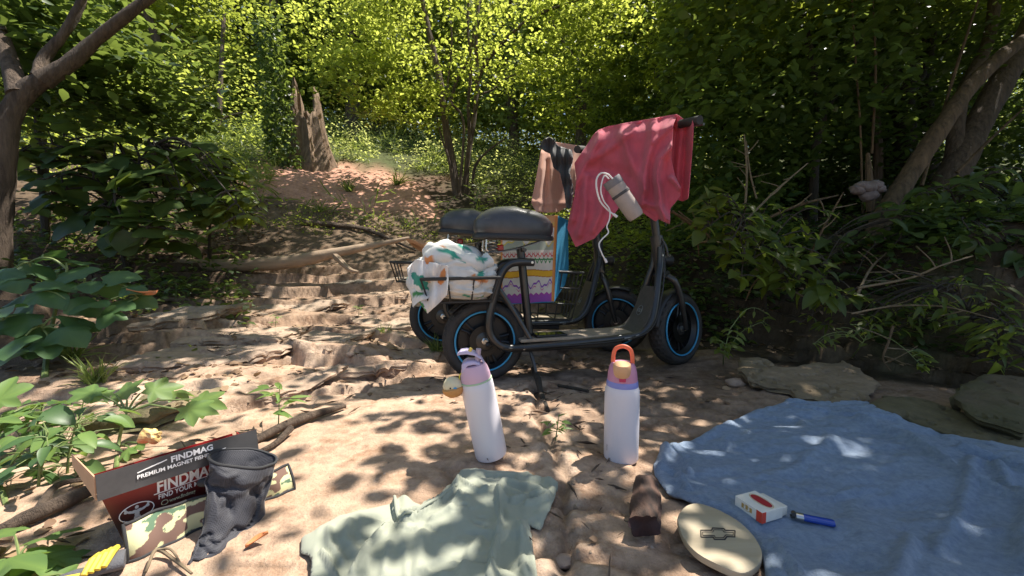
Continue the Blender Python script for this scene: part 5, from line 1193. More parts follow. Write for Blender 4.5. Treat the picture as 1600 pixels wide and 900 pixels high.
bk = [Z7(*q) for q in [(838, 130), (862, 96), (900, 125), (938, 112), (946, 150), (942, 240), (934, 350), (924, 470), (918, 535), (890, 550), (860, 540), (848, 430), (830, 330)]]
def bk_fn(u, v):
    x, y = (u-800)*3.334, (v-150)*3.334
    d = np.interp(x, [830, 900, 945], [1.80, 1.76, 1.68])+.010*np.sin(x*.11+y*.01)+.01*(fbm(x*.02, y*.008, 3, 9)-.5)
    return Pn(u, v, d)-np.array(pks.location)
cloth('back_panel', bk, bk_fn, 1.6, MPK, parent=pks, thick=.002)
fl = [Z7(*q) for q in [(450, 178), (862, 94), (860, 300), (830, 540), (640, 560), (470, 540), (380, 450)]]
def fl_fn(u, v):
    tv = 150+np.interp((u-800)*3.334, [400, 450, 560, 740, 860], [240, 178, 146, 116, 95])/3.334
    return Pn(u, v, bar_d(u)-.02+.09*sst(0, .5, (v-tv)/60)+.02*np.sin(u*.2))-np.array(pks.location)
cloth('rear_drape', fl, fl_fn, 3, MPK, parent=pks, thick=.002)
mb = MB(); mb.tube(spline([tuple(t) for t in pk_fn(np.array([Z7(*q)[0] for q in [(652, 548), (690, 590), (740, 625), (764, 622), (800, 638), (820, 650)]]), np.array([Z7(*q)[1] for q in [(652, 548), (690, 590), (740, 625), (764, 622), (800, 638), (820, 650)]]))], 4), .0016, 6)
mb.v = [p-pks.location-Vector((0, .003, 0)) for p in mb.v]; mb.build('hem', MPK, pks)
# pouch on the bar with its white cord
a = Vector(Pn(*[np.array(t) for t in (*Z7(520, 440), 1.66)])); b = Vector(Pn(*[np.array(t) for t in (*Z7(648, 632), 1.66)]))
root = empty('phone_pouch', 'beige cylindrical pouch with a grey band, hanging in front of the pink shirt', 'pouch', a)
ax = (b-a); Lp = ax.length; Mq = ax.to_track_quat('Z', 'Y').to_matrix()
MBG = mat('pouch_beige', (.40, .33, .29), .85, var=.1, vscale=20, bump=.4, bscale=300, bdist=.002)
mb = MB(); mb.lathe([(.0, .012), (.030, .010), (.033, 0.0), (.036, .01), (.037, .05), (.037, Lp*.6), (.035, Lp*.93), (.030, Lp), (0, Lp+.002)], 36, Mq); mb.build('body', MBG, root)
MGY = mat('pouch_grey', (.20, .19, .20), .8, bump=.3, bscale=300)
mb = MB(); mb.lathe([(.0372, -.006), (.0385, -.002), (.0385, .022), (.0372, .026), (.034, .022), (.034, -.004), (.0372, -.006)], 36, Mq); mb.build('rim', MGY, root)
mb = MB(); mb.lathe([(.0375, .060), (.0392, .062), (.0392, .070), (.0375, .072)], 36, Mq); mb.build('strap', mat('strap_dark', (.07, .065, .065), .8), root)
WH = mat('cord_white', (.75, .72, .70), .5)
def z7d(d, *q): return [Vector(Pn(np.array(Z7(*t)[0]), np.array(Z7(*t)[1]), np.array(d))) for t in q]
root = empty('charging_cord', 'thin white cord looping out of the beige pouch and dangling down', 'cord', z7d(1.62, (480, 405))[0])
mb = MB(); mb.tube([p-root.location for p in spline(z7d(1.62, (524, 432), (500, 408), (465, 402), (442, 430), (440, 480), (458, 545), (495, 590), (530, 618)), 5)], .0035, 8); mb.build('cord', WH, root)
mb = MB(); mb.tube([p-root.location for p in spline(z7d(1.61, (505, 432), (482, 415), (468, 450), (463, 500), (480, 550), (508, 590), (508, 640), (494, 680), (502, 712), (470, 745), (453, 775), (468, 820), (484, 850)), 5)], .0028, 8); mb.build('cord', WH, root)
mb = MB(); mb.tube([p-root.location for p in z7d(1.62, (528, 616), (547, 630))], .006, 8); mb.build('plug', WH, root)
mb = MB(); mb.tube([p-root.location for p in z7d(1.61, (484, 848), (493, 868))], .005, 8); mb.build('plug', WH, root)

# ---- peach shorts over the far handlebar
MPE = mat('cotton_peach', (.50, .25, .17), .9, col2=(.60, .33, .24), vscale=5, bump=.25, bscale=500, bdist=.001, sheen=.2)
sp_out = [Z7(*q) for q in [(150, 288), (162, 262), (215, 238), (300, 250), (388, 268), (380, 300), (330, 345), (334, 450), (312, 560), (290, 575), (240, 606), (180, 608), (124, 604), (100, 556), (118, 470), (132, 390)]]
def spf(u, v):
    x, y = (u-800)*3.334, (v-150)*3.334
    d = np.interp(x, [100, 390], [2.02, 2.28])-.03*np.clip((y-280)/100, 0, 1)-ridge(x, y, [(160, 300), (150, 450), (140, 600)], 16, .022)-ridge(x, y, [(205, 320), (200, 480), (215, 600)], 14, .018)+ridge(x, y, [(180, 340), (172, 600)], 9, .014)-ridge(x, y, [(110, 550), (180, 560), (285, 560)], 14, .008)+.02*(fbm(x*.02, y*.006, 3, 3)-.5)
    return Pn(u, v, d)
shs = cloth('shorts', sp_out, spf, 1.6, MPE, 'faded peach shorts hanging over the handlebar of the farther scooter', 'shorts', thick=.002)
bkp = [Z7(*q) for q in [(155, 270), (215, 245), (380, 275), (330, 500), (250, 580), (130, 570)]]
cloth('back_leg', bkp, lambda u, v: Pn(u, v, np.interp(u, [830, 915], [2.12, 2.36])+.01*np.sin(u*.4))-np.array(shs.location), 3, MPE, parent=shs, thick=.002)
# black mesh sling hanging in front of the shorts
sl = [Z7(*q) for q in [(140, 265), (165, 225), (195, 212), (215, 225), (240, 260), (310, 282), (318, 330), (300, 400), (320, 480), (305, 590), (285, 585), (270, 480), (250, 400), (215, 370), (200, 300), (165, 285)]]
cloth('black_strap_bag', sl, lambda u, v: Pn(u, v, 1.97+.012*np.sin(u*.5)+.01*np.sin(v*.2)), 2.2, mat('nylon_black', (.018, .018, .02), .6, sheen=.3), 'crumpled black strap bag hanging in front of the peach shorts', 'bag', thick=.004)

# ---- bundle in the near rear basket
def stamps(u, v, specs, base):
    col = np.repeat(np.array(base)[None], u.size, 0).reshape(u.shape+(3,))
    for (cu, cv, ru, rv, ang, c) in specs:
        du, dv = u-cu, v-cv; a = math.cos(ang); b_ = math.sin(ang); x = (du*a+dv*b_)/ru; y = (-du*b_+dv*a)/rv
        edge = .25*(fbm(u*9+cu*7, v*9, 3, 3)-.5)*2
        k = (np.hypot(x, y*(1+.25*np.sin(x*9)))+edge < 1)[..., None]; col = np.where(k, np.array(c), col)
    return col
GR, OR = (.03, .28, .20), (.62, .24, .08); GR2 = (.06, .24, .06); PKc = (.66, .40, .28)
bc = local(sc1, -.115, 0, .475)
nu, nv = 150, 70; th = np.linspace(0, math.pi, nv)[:, None]+np.zeros((1, nu)); ph = np.linspace(0, 2*math.pi, nu, endpoint=False)[None, :]+np.zeros((nv, 1))
def sp(a, e): return np.sign(a)*np.abs(a)**e
X = sp(np.sin(th), .6)*sp(np.cos(ph), .75); Y = sp(np.sin(th), .6)*sp(np.sin(ph), .75); Z = sp(np.cos(th), .7)
n_ = fbm(ph*2.2+th*1.5, th*3.4-ph*.8, 3, 77); rg = 1-np.abs(n_-.5)*4; n2_ = fbm(ph*1.1+9, th*2.2, 3, 78); rg2 = 1-np.abs(n2_-.5)*5
k = 1+.13*rg+.10*rg2
BX = X*.155*k; BY = Y*.125*k; BZ = np.where(Z > 0, Z*.085*(k+.1*(X < 0)), Z*.095)+.05*X*0-.015*X
BZ = BZ+np.where(Z > 0, .012*np.sin(ph*5+th*3), 0)
rr_ = random.Random(5); spec = [(rr_.uniform(0, 6.28), rr_.uniform(.3, 2.4), rr_.uniform(.14, .34), rr_.uniform(.05, .11), rr_.uniform(0, 3), rr_.choice([GR, GR, OR, GR2, PKc, GR])) for _ in range(30)]
spec += [(4.3, .75, .55, .10, .35, GR), (4.9, 1.0, .3, .1, .6, GR), (3.8, 1.25, .22, .13, 1.2, GR), (4.05, .8, .13, .13, 0, OR)]
colb = stamps(ph, th, spec, (.66, .64, .60))
idx = np.arange(nu*nv).reshape(nv, nu); nx = np.roll(idx, -1, 1)
fcs = np.stack([idx[:-1], nx[:-1], nx[1:], idx[1:]], -1).reshape(-1, 4)[:, ::-1]
MTW = mat('printed_towel', (1, 1, 1), .92, attr='paint', bump=.5, bscale=350, bdist=.002, var=.08, vscale=30, sheen=.2)
bun = empty('printed_towel', 'white towel with green and orange leaf print bundled in the near rear basket', 'towel', bc, H1)
me = npmesh('bundle', np.stack([BX, BY, BZ], -1).reshape(-1, 3), fcs, color=colb.reshape(-1, 3)); link('bundle', me, MTW, bun)
# rolls of fabric on top, tubes with ridges
def roll(pts, r_, sd):
    q = spline(pts, 8); mb = MB(); rr = [r_*(1+.22*math.sin(i*.5+sd)) for i in range(len(q))]; mb.tube(q, rr, 20)
    va = np.array([tuple(p) for p in mb.v]); nn = fbm(va[:, 0]*24+sd, va[:, 1]*30+va[:, 2]*18, 3, sd); va[:, 2] += (nn-.5)*.03; va[:, 1] += (fbm(va[:, 0]*30, va[:, 2]*30, 3, sd+1)-.5)*.03
    f4 = [f for f in mb.f if len(f) == 4]; c = stamps(va[:, 0]*18, va[:, 2]*18+va[:, 1]*9, [(rr_.uniform(-4, 4), rr_.uniform(-1, 3), rr_.uniform(.2, .6), rr_.uniform(.1, .22), rr_.uniform(0, 3), rr_.choice([GR, OR, GR, PKc])) for _ in range(3)]+{3: [(-2.2, .1, .5, .35, .4, OR), (-.8, .7, .9, .28, -.4, GR), (1.7, .4, .6, .3, .6, GR)], 6: [(-1.4, 1.6, .5, .3, .5, OR), (.6, 2.0, .7, .25, -.4, GR)], 9: [(-3.1, -.5, .35, .6, 0, GR), (-3.0, -2.2, .4, .3, 0, GR2)]}[sd], (.68, .66, .62))
    link('fold', npmesh('fold', va, np.array(f4), color=c), MTW, bun)
rollst = {3: [(-2.2, .1, .5, .35, .4, OR), (-.8, .7, .9, .28, -.4, GR), (1.7, .4, .6, .3, .6, GR)], 6: [(-1.4, 1.6, .5, .3, .5, OR), (.6, 2.0, .7, .25, -.4, GR)], 9: [(-3.1, -.5, .35, .6, 0, GR), (-3.0, -2.2, .4, .3, 0, GR2)]}
roll([(-.15, -.06, .04), (-.10, -.10, .085), (0, -.11, .075), (.08, -.10, .06), (.13, -.07, .075)], .032, 3)
roll([(-.13, .02, .09), (-.04, -.02, .125), (.06, 0, .09), (.12, .03, .05)], .036, 6)
roll([(-.17, -.03, .04), (-.175, -.05, .0), (-.17, -.09, -.06), (-.15, -.11, -.10)], .034, 9)
# hanging corner
hp = [(640, 440), (652, 425), (690, 430), (705, 445), (692, 466), (678, 482), (670, 492), (655, 470)]
hp = [(636, 420), (650, 405), (700, 415), (700, 440), (698, 462), (685, 474), (668, 490), (652, 468), (640, 445)]
cloth('hanging_corner', hp, lambda u, v: np.array([tuple(bun.matrix_world.inverted() @ Vector(t)) for t in Pn(u, v, 1.60-.012*np.sin(u*.33)+.015*np.sin(v*.12+u*.1))]), 1.6, MTW, parent=bun, thick=.004,
      color=lambda u, v: stamps(u*.03, v*.03, [(20.15, 13.6, .55, .28, .8, GR), (19.9, 14.6, .4, .12, 1.2, GR2), (20.35, 15.8, .28, .12, .2, GR), (20.75, 15.3, .4, .16, -.8, OR)], (.76, .73, .70))) if False else None
bpy.context.view_layer.update(); BI = bun.matrix_world.inverted()
def hang(u, v):
    w_ = Pn(u, v, 1.60-.014*np.sin(u*.28)+.010*np.sin(v*.12+u*.1)); return np.array([tuple(BI @ Vector(t)) for t in w_])
cloth('hanging_corner', hp, hang, 1.6, MTW, parent=bun, thick=.004,
      color=lambda u, v: stamps(u*.03, v*.03, [(19.7, 13.2, .55, .22, .8, GR), (19.75, 14.4, .5, .12, 1.1, GR2), (20.0, 15.6, .28, .12, .2, GR), (20.65, 15.3, .4, .16, -.8, PKc)], (.76, .73, .70)))
# hat brim behind it
hb = local(sc2, -.14, 0, .50); root = empty('sun_hat', 'tan sun hat with a curled brim poking out behind the towel bundle', 'hat', (P(657, 388, 2.08)))
mb = MB(); mb.lathe([(0, .035), (.03, .033), (.045, .02), (.05, .0), (.06, -.004), (.085, .004), (.086, .007), (.06, .001), (.052, .004), (.046, .024), (.03, .036), (0, .038)], 40, Matrix.Rotation(R(28), 3, 'Y') @ Matrix.Rotation(R(-15), 3, 'X')); mb.build('hat', mat('straw', (.42, .24, .13), .85, bump=.5, bscale=200), root)

# ---- painted bag on the far deck
def Z3(a, b): return (620+a/4.736, 310+b/4.736)
def paintbag(U, V):
    c = np.repeat(np.array([.74, .68, .60])[None], U.size, 0)
    def put(k, col):
        c[k] = col
    s = lambda f, ph_=0: np.sin(U*f+ph_)
    n = fbm(U*6, V*6, 3, 5)
    put((V < .14), (.72, .36, .16)); put((V < .12) & (n > .5), (.76, .52, .14))
    mt_ = .28+.05*s(16)+.03*s(31, 1); put((V > mt_) & (V < .40), (.42, .46, .38)); put((V > mt_) & (V < mt_+.02), (.70, .56, .12)); put((V > .20) & (V < .22) & (s(40) > 0), (.72, .25, .12))
    zg = .44+.035*np.abs(((U*26) % 2)-1); put((np.abs(V-zg) < .008) | ((np.abs(((U*26) % 1)-.5) < .09) & (V > .42) & (V < .48)), (.62, .05, .06))
    lp_ = .52+.022*s(80)*1; put((np.abs(V-lp_) < .012) | ((V > .50) & (V < .515)), (.06, .26, .09))
    put((V > .63+.01*s(9)) & (V < .70+.01*s(9)), (.80, .44, .03)); put((np.abs(V-(.63+.01*s(9))) < .005) | (np.abs(V-(.70+.01*s(9))) < .005), (.45, .18, .02))
    sq = .79+.03*s(26)+.015*s(61); put(np.abs(V-sq) < .011, (.24, .06, .42)); put((np.abs(V-sq-.035) < .006) & (s(44) > 0), (.6, .1, .3))
    zz = .885+.028*np.abs(((U*20) % 2)-1); put(V > zz, (.36, .09, .42)); put((V > zz) & (V < zz+.015), (.45, .05, .35))
    put(U > .94, (.72, .28, .08)); put(U < .03, (.72, .28, .08))
    return c
MBAG = mat('painted_canvas', (1, 1, 1), .85, attr='paint', var=.08, vscale=20, bump=.3, bscale=300)
A, B_, Cc, D = P(*Z3(770, 125), 2.06), P(*Z3(1192, 128), 2.10), P(*Z3(1165, 762), 2.06), P(*Z3(770, 782), 2.02)
root = empty('painted_bag', 'canvas bag painted in bright bands standing on the farther scooter deck', 'bag', (A+B_+Cc+D)/4)
nU, nV = 150, 190; U, V = np.meshgrid(np.linspace(0, 1, nU), np.linspace(0, 1, nV)); 
W = (np.array(A)*(1-U[..., None])+np.array(B_)*U[..., None])*(1-V[..., None])+(np.array(D)*(1-U[..., None])+np.array(Cc)*U[..., None])*V[..., None]
W[..., 1] -= .035*np.sin(U*math.pi)*np.sin(V*math.pi)+.008*np.sin(U*9+V*4); W -= np.array(root.location)
idx = np.arange(nU*nV).reshape(nV, nU); fq = np.stack([idx[:-1, :-1], idx[1:, :-1], idx[1:, 1:], idx[:-1, 1:]], -1).reshape(-1, 4)
o = link('front_panel', npmesh('front_panel', W.reshape(-1, 3), fq, color=paintbag(U.ravel(), V.ravel())), MBAG, root); o.modifiers.new('t', 'SOLIDIFY').thickness = .003
BLU = mat('canvas_blue', (.03, .24, .42), .8, var=.15, vscale=15, bump=.3, bscale=300)
rt = root.location; side = [B_, P(*Z3(1262, 158), 2.22), P(*Z3(1268, 520), 2.22), P(*Z3(1240, 640), 2.20), P(*Z3(1170, 750), 2.10), Cc]
mb = MB(); off = Vector((-.34, 0.10, 0))
v = [p-rt for p in side]; v2_ = [p-rt+Vector((.004, .006, 0)) for p in side]
mb.add(v+v2_, [tuple(range(6)), tuple(range(6, 12))[::-1]]+[(i, (i+1) % 6, 6+(i+1) % 6, 6+i) for i in range(6)]); mb.build('side_panel', BLU, root)
mb = MB(); bk_ = [side[1]-rt, A-rt+Vector((.0, .14, 0)), D-rt+Vector((.0, .12, 0)), side[4]-rt+Vector((0, .08, 0))]
mb.add(bk_+[p+Vector((0, .004, 0)) for p in bk_], [(0, 1, 2, 3), (7, 6, 5, 4), (0, 1, 5, 4), (1, 2, 6, 5), (2, 3, 7, 6), (3, 0, 4, 7)]); mb.build('back_panel', BLU, root)
mb = MB(); bt = [D-rt, Cc-rt, side[4]-rt+Vector((0, .08, 0)), D-rt+Vector((0, .12, 0))]; mb.add(bt+[p-Vector((0, 0, .004)) for p in bt], [(0, 1, 2, 3), (7, 6, 5, 4), (0, 1, 5, 4), (1, 2, 6, 5), (2, 3, 7, 6), (3, 0, 4, 7)]); mb.build('base_panel', BLU, root)
# black flat phone on the deck
c = local(sc1, .30, -.035, .198); root = empty('phone', 'flat black phone lying on the deck of the near scooter', 'phone', c, H1+R(4))
mb = MB(); mb.box((0, 0, .004), (.15, .075, .009)); mb.build('case', M_BLACKP, root, False, .003)
mb = MB(); mb.box((0, 0, .0092), (.138, .066, .001)); mb.build('screen', mat('glass_black', (.01, .01, .012), .08), root, False)

# ================================================================ bottles
def bottle_body(root, prof, m, name='body'): mb = MB(); mb.lathe(prof, 64); return mb.build(name, m, root)
MWB = mat('powder_white', (.72, .68, .71), .38, bump=.08, bscale=900, bdist=.0005)
# right bottle
b = PZ(970, 716, 0); bz = Hs(b.x, b.y); b = PZ(970, 716, bz)
root = empty('water_bottle', 'upright white water bottle with pink shoulder, tan cap and coral carry loop', 'water bottle', (b.x, b.y, bz), R(-15))
bottle_body(root, [(.0, .0), (.040, .0), (.0435, .003), (.045, .009), (.0453, .10), (.0453, .175), (.0445, .190), (.041, .2005), (.040, .202), (.0, .202)], MWB)
mb = MB(); mb.lathe([(.0405, .200), (.0412, .202), (.0400, .214), (.0392, .2155), (.0, .2155)], 64); mb.build('band', mat('periwinkle', (.24, .27, .62), .4), root)
mb = MB(); mb.lathe([(.0388, .2155), (.0386, .219), (.0372, .236), (.0335, .252), (.0285, .2615), (.0, .2635)], 64); mb.build('shoulder', mat('cap_pink', (.56, .25, .37), .4), root)
mb = MB(); mb.lathe([(.0, .248), (.0175, .246), (.0205, .252), (.0220, .264), (.0218, .2755), (.0205, .2785), (0, .2785)], 40); o = mb.build('spout_cap', mat('cap_tan', (.66, .38, .20), .45), root); o.location = (-.002, -.0165, -.004); o.rotation_euler = (R(8), 0, 0)
mb = MB(); mb.tube(spline([(-.0225, -.006, .246), (-.0245, 0, .262), (-.0235, 0, .282), (-.0175, 0, .298), (0, .0, .305), (.0175, 0, .298), (.0235, 0, .282), (.0245, 0, .262), (.0225, -.006, .246)], 6), .0032, 12, flat=1.7); mb.build('carry_loop', mat('loop_coral', (.78, .16, .07), .45), root)
mb = MB(); mb.box((0, -.0395, .2265), (.0165, .006, .0125)); mb.build('button', mat('button_magenta', (.52, .03, .12), .4), root, False, .002)
def textobj(s, size, m, parent, M, name='lettering', ext=.0002, offset=0.0, align='LEFT', shear=0, bend=None):
    c = bpy.data.curves.new(name, 'FONT'); c.body = s; c.size = size; c.extrude = ext; c.offset = offset; c.align_x = align; c.shear = shear; c.resolution_u = 3
    t = bpy.data.objects.new(name, c); C.objects.link(t); dg = bpy.context.evaluated_depsgraph_get(); me = bpy.data.meshes.new_from_object(t.evaluated_get(dg)); bpy.data.objects.remove(t)
    if bend:
        for v in me.vertices: v.co = bend(v.co)
    o = link(name, me, m, parent, False); o.matrix_local = M; return o
GYT = mat('print_grey', (.16, .15, .17), .5)
rb = .0456
textobj('owala', .0075, GYT, root, Matrix.Identity(4), bend=lambda c: Vector((rb*math.cos(R(-140)+c.y/rb), rb*math.sin(R(-140)+c.y/rb), .030+c.x)) if False else Vector((rb*math.cos(R(-145)-(-c.y)/rb), rb*math.sin(R(-145)-(-c.y)/rb), .030+c.x)))
# left bottle, tilted
b = PZ(768, 712, 0); bz = Hs(b.x, b.y); b = PZ(768, 712, bz)
root = empty('water_bottle', 'white water bottle standing tilted left with a lilac flip lid and a pale pink neck', 'water bottle', (b.x, b.y, bz+.002), rot=(R(3), R(-10.5), R(0)))
bottle_body(root, [(.0, .0), (.036, .0), (.0405, .003), (.0420, .009), (.0425, .05), (.0428, .15), (.0425, .190), (.0415, .205), (.037, .213), (.0, .213)], MWB)
LIL = mat('lid_lilac', (.52, .45, .62), .4); LPK = mat('neck_pink', (.64, .42, .52), .4)
mb = MB(); mb.lathe([(.0395, .2085), (.0412, .2095), (.0412, .2120), (.0395, .2130), (.037, .2130), (.037, .2085), (.0395, .2085)], 64); mb.build('seal_ring', mat('ring_green', (.42, .58, .36), .5), root)
mb = MB(); mb.lathe([(.0390, .2130), (.0392, .216), (.0380, .228), (.0340, .243), (.029, .252), (.0, .254)], 64); mb.v = [Vector((p.x+.05*max(0, p.z-.22), p.y, p.z)) for p in mb.v]; mb.build('neck', LPK, root)
mb = MB(); v = []
for (x, z, hw, t) in ((-.030, .236, .018, .022), (-.026, .252, .022, .022), (-.012, .262, .023, .012), (.006, .260, .021, .009), (.020, .252, .018, .007)):
    v += [(x, -hw, z-t*.5), (x, hw, z-t*.5), (x, hw*.85, z+t*.5), (x, -hw*.85, z+t*.5)]
mb.add(v, [(i*4+a, i*4+(a+1) % 4, (i+1)*4+(a+1) % 4, (i+1)*4+a) for i in range(4) for a in range(4)]+[(3, 2, 1, 0), (16, 17, 18, 19)]); mb.build('lid', LIL, root, True, .004, 3)
mb = MB(); v = []
for (x, z, hw, t) in ((-.034, .286, .010, .004), (-.024, .291, .017, .008), (-.008, .290, .018, .009), (.010, .281, .015, .007), (.024, .266, .010, .006), (.030, .250, .008, .005)):
    v += [(x, -hw, z-t*.5), (x, hw, z-t*.5), (x, hw*.9, z+t*.5), (x, -hw*.9, z+t*.5)]
mb.add(v, [(i*4+a, i*4+(a+1) % 4, (i+1)*4+(a+1) % 4, (i+1)*4+a) for i in range(5) for a in range(4)]+[(3, 2, 1, 0), (20, 21, 22, 23)]); mb.build('flip_cover', LIL, root, True, .003, 3)
mb = MB(); mb.tube([(.012, .0, .258), (.022, .0, .290)], [.0075, .0065], 16); mb.build('mouthpiece', mat('mouth_lilac', (.46, .36, .44), .35), root)
mb = MB(); mb.tube([(-.001, -.010, .290), (.005, -.010, .297)], .0045, 10); mb.build('latch', mat('latch_yellow', (.75, .55, .12), .5), root)
bpy.context.view_layer.update(); LB = root
# charm hanging from the bottle
c = LB.matrix_world @ Vector((-.060, -.012, .205)); root = empty('keychain_charm', 'round cream and orange plush charm with a blue patch hanging from the tilted bottle', 'keychain', c)
CRM = mat('plush_cream', (.72, .62, .38), .9, col2=(.78, .70, .48), vscale=40, bump=.7, bscale=220, bdist=.003); ORG = mat('plush_orange', (.62, .30, .10), .9, bump=.7, bscale=220, bdist=.003)
mb = MB(); mb.ball((0, 0, .004), .026, 16, (1, .85, .92)); mb.v = [p*(1+.10*(float(fbm(np.array([p.x*90]), np.array([p.z*90+p.y*60]), 3, 2)[0])-.5)) for p in mb.v]; mb.build('top', CRM, root)
mb = MB(); mb.lathe([(0, -.024), (.015, -.022), (.024, -.014), (.0285, -.006), (.0285, .0), (.022, .003)], 32, Matrix.Rotation(R(-12), 3, 'Y')); mb.build('underside', ORG, root)
mb = MB(); mb.ball((.008, -.0215, .003), .0052, 8, (1, .3, .9)); mb.build('patch', mat('patch_blue', (.05, .30, .52), .6), root)
mb = MB(); mb.ball((-.004, -.0222, .005), .0022, 6, (1, .4, 1)); mb.build('eye', mat('bead_dark', (.03, .02, .02), .3), root)
mb = MB(); mb.tube([Vector((.026+.010*math.cos(a*.4), 0, .026+.013*math.sin(a*.4))) for a in range(16)], .0016, 6, True); mb.build('ring', mat('ring_yellow', (.70, .62, .05), .4), root)

# ================================================================ small things on the rock and towel
# charred wood piece
a, b = PZ(1010, 752, .028), PZ(1008, 822, .022)
root = empty('wood_chunk', 'short chunk of charred brown wood with a dark cut end beside the round board', 'wood', PZ(1010, 790, 0)); rt = root.location
mb = MB(); n = 28; V = []; K = 16
for i in range(K):
    t = i/(K-1); c = a.lerp(b, t); r_ = .021+.008*math.sin(t*2.6)+.002*math.sin(t*14)
    for k_ in range(n):
        an = 2*math.pi*k_/n; rr = r_*(1+.09*(float(vn(np.array([math.cos(an)*2+5]), np.array([math.sin(an)*2+t*2.5]), 3)[0])-.5)*2+.10*(float(vn(np.array([an*5]), np.array([t*3.]), 4)[0])-.5)*2)
        V.append(c+Vector((math.cos(an)*rr*1.05, 0, math.sin(an)*rr*.85))-rt+Vector((0, .006*math.sin(an*3)*(i in (0, K-1)), 0)))
mb.add(V, [(i*n+k_, i*n+(k_+1) % n, (i+1)*n+(k_+1) % n, (i+1)*n+k_) for i in range(K-1) for k_ in range(n)]+[tuple(range(n))[::-1]])
mb.build('bark', mat('charred', (.018, .012, .010), .8, col2=(.15, .08, .055), vscale=28, bump=1, bscale=60, bdist=.006, wood=(1, .35, 1)), root)
mb = MB(); mb.add([V[(K-1)*n+k_]*1.0 for k_ in range(n)]+[b-rt+Vector((0, .006, 0))], [(k_, (k_+1) % n, n) for k_ in range(n)]); mb.build('cut_end', mat('char_end', (.035, .015, .014), .8, var=.4, vscale=60), root)
# round board with the scored cross shaped emblem
def Z5(a, b): return (960+a/4.444, 720+b/4.444)
bd = [Z5(*q) for q in [(436, 400), (450, 365), (500, 312), (580, 294), (700, 330), (790, 375), (870, 425), (950, 500), (1005, 580), (1026, 640), (1015, 700), (975, 745), (905, 780), (830, 768), (700, 712), (580, 645), (500, 565), (455, 480)]]
bw = [PZ(a, b, .022) for a, b in bd]; rt = sum(bw, Vector())/len(bw); rt.z = 0
bw = spline([Vector((p.x-rt.x, p.y-rt.y, 0)) for p in bw]+[Vector((bw[0].x-rt.x, bw[0].y-rt.y, 0))], 3)[:-1]
root = empty('round_board', 'pale oval wooden board with an outlined cross shaped emblem, touching the towel', 'board', (rt.x, rt.y, .004)); mb = MB(); m_ = len(bw); v = []
for z, k in ((.006, .985), (.007, .997), (.016, 1.0), (.018, .992)): v += [Vector((p.x*k, p.y*k, z)) for p in bw]
mb.add(v, [(i*m_+j, i*m_+(j+1) % m_, (i+1)*m_+(j+1) % m_, (i+1)*m_+j) for i in range(3) for j in range(m_)]+[tuple(range(m_))[::-1], tuple(3*m_+j for j in range(m_))])
mb.build('board', mat('pale_ply', (.36, .29, .19), .6, col2=(.44, .37, .26), vscale=7, bump=.15, bscale=60, bdist=.002, wood=(.6, 6, 6)), root)
INK = mat('burnt_line', (.025, .02, .018), .7)
def bl(*q): return [PZ(*Z5(*t), .0225)-Vector((rt.x, rt.y, .0225-.0185)) for t in q]
def polyline(mb, pts, r_, closed=True):
    n = len(pts)
    for i in range(n if closed else n-1):
        a_, b_ = pts[i], pts[(i+1) % n]; mb.tube([a_, b_], r_, 6)
mb = MB(); polyline(mb, bl((600, 482), (676, 482), (682, 466), (762, 470), (768, 482), (838, 484), (836, 528), (782, 526), (766, 546), (694, 546), (688, 530), (602, 530)), .0011)
polyline(mb, bl((612, 494), (684, 494), (692, 478), (752, 480), (760, 494), (826, 496), (824, 516), (774, 514), (758, 534), (702, 534), (694, 518), (614, 518)), .0006)
mb.build('emblem', INK, root)
# cigarette pack
pc = (PZ(1151, 785, .030)+PZ(1222, 797, .030)+PZ(1191, 812, .030)+PZ(1177, 773, .030))/4
zt = float(towel_fn(np.array([pc.x]), np.array([pc.y]))[0, 2]); ang = math.atan2(-.054, .019)
root = empty('cigarette_pack', 'white cigarette pack with a dark red oval and a red corner, lying on the towel', 'cigarette pack', (pc.x, pc.y, zt+.002), ang); 
PW = mat('pack_white', (.74, .70, .62), .5, var=.06, vscale=60)
mb = MB(); mb.box((0, 0, .011), (.060, .055, .022)); mb.build('box', PW, root, False, .0012)
mb = MB(); mb.box((.004, .033, .011), (.050, .016, .018), Matrix.Rotation(R(6), 3, 'Z')); mb.build('inner_tray', mat('pack_foil', (.66, .62, .55), .45), root, False, .002)
RD = mat('print_red', (.36, .02, .03), .5); GD = mat('print_gold', (.48, .30, .08), .5); RB = mat('print_bright_red', (.62, .06, .03), .5)
def disc(mb, c, ax_, bx, ra, rb_, n=28, p=2): 
    v = [c+ax_*math.copysign(abs(math.cos(a*2*math.pi/n))**(2/p), math.cos(a*2*math.pi/n))*ra+bx*math.copysign(abs(math.sin(a*2*math.pi/n))**(2/p), math.sin(a*2*math.pi/n))*rb_ for a in range(n)]; mb.add(v, [tuple(range(n))])
X_, Y_, Z_ = Vector((1, 0, 0)), Vector((0, 1, 0)), Vector((0, 0, 1))
mb = MB(); mb.tube([Vector((.001+.0245*math.cos(a*.2094), .006+.0125*math.sin(a*.2094), .0222)) for a in range(30)], .0005, 5, True); mb.build('oval_line', GD, root)
mb = MB(); disc(mb, Vector((.001, .006, .0224)), X_, Y_, .022, .010, p=2.3); mb.build('red_oval', RD, root, False)
mb = MB()
for k_ in range(3): mb.box((-.012+k_*.009, -.0276, .012+(k_ % 2)*.001), (.005, .0004, .009))
mb.tube([Vector((-.003+.008*math.cos(a*.4), -.0277, .011+.005*math.sin(a*.4))) for a in range(16)], .0005, 4, True); mb.build('crest_print', GD, root, False)
mb = MB(); mb.box((.0238, -.0277, .011), (.0115, .0005, .0215)); mb.box((.0302, -.0225, .011), (.0005, .010, .0215)); mb.build('red_corner', RB, root, False)
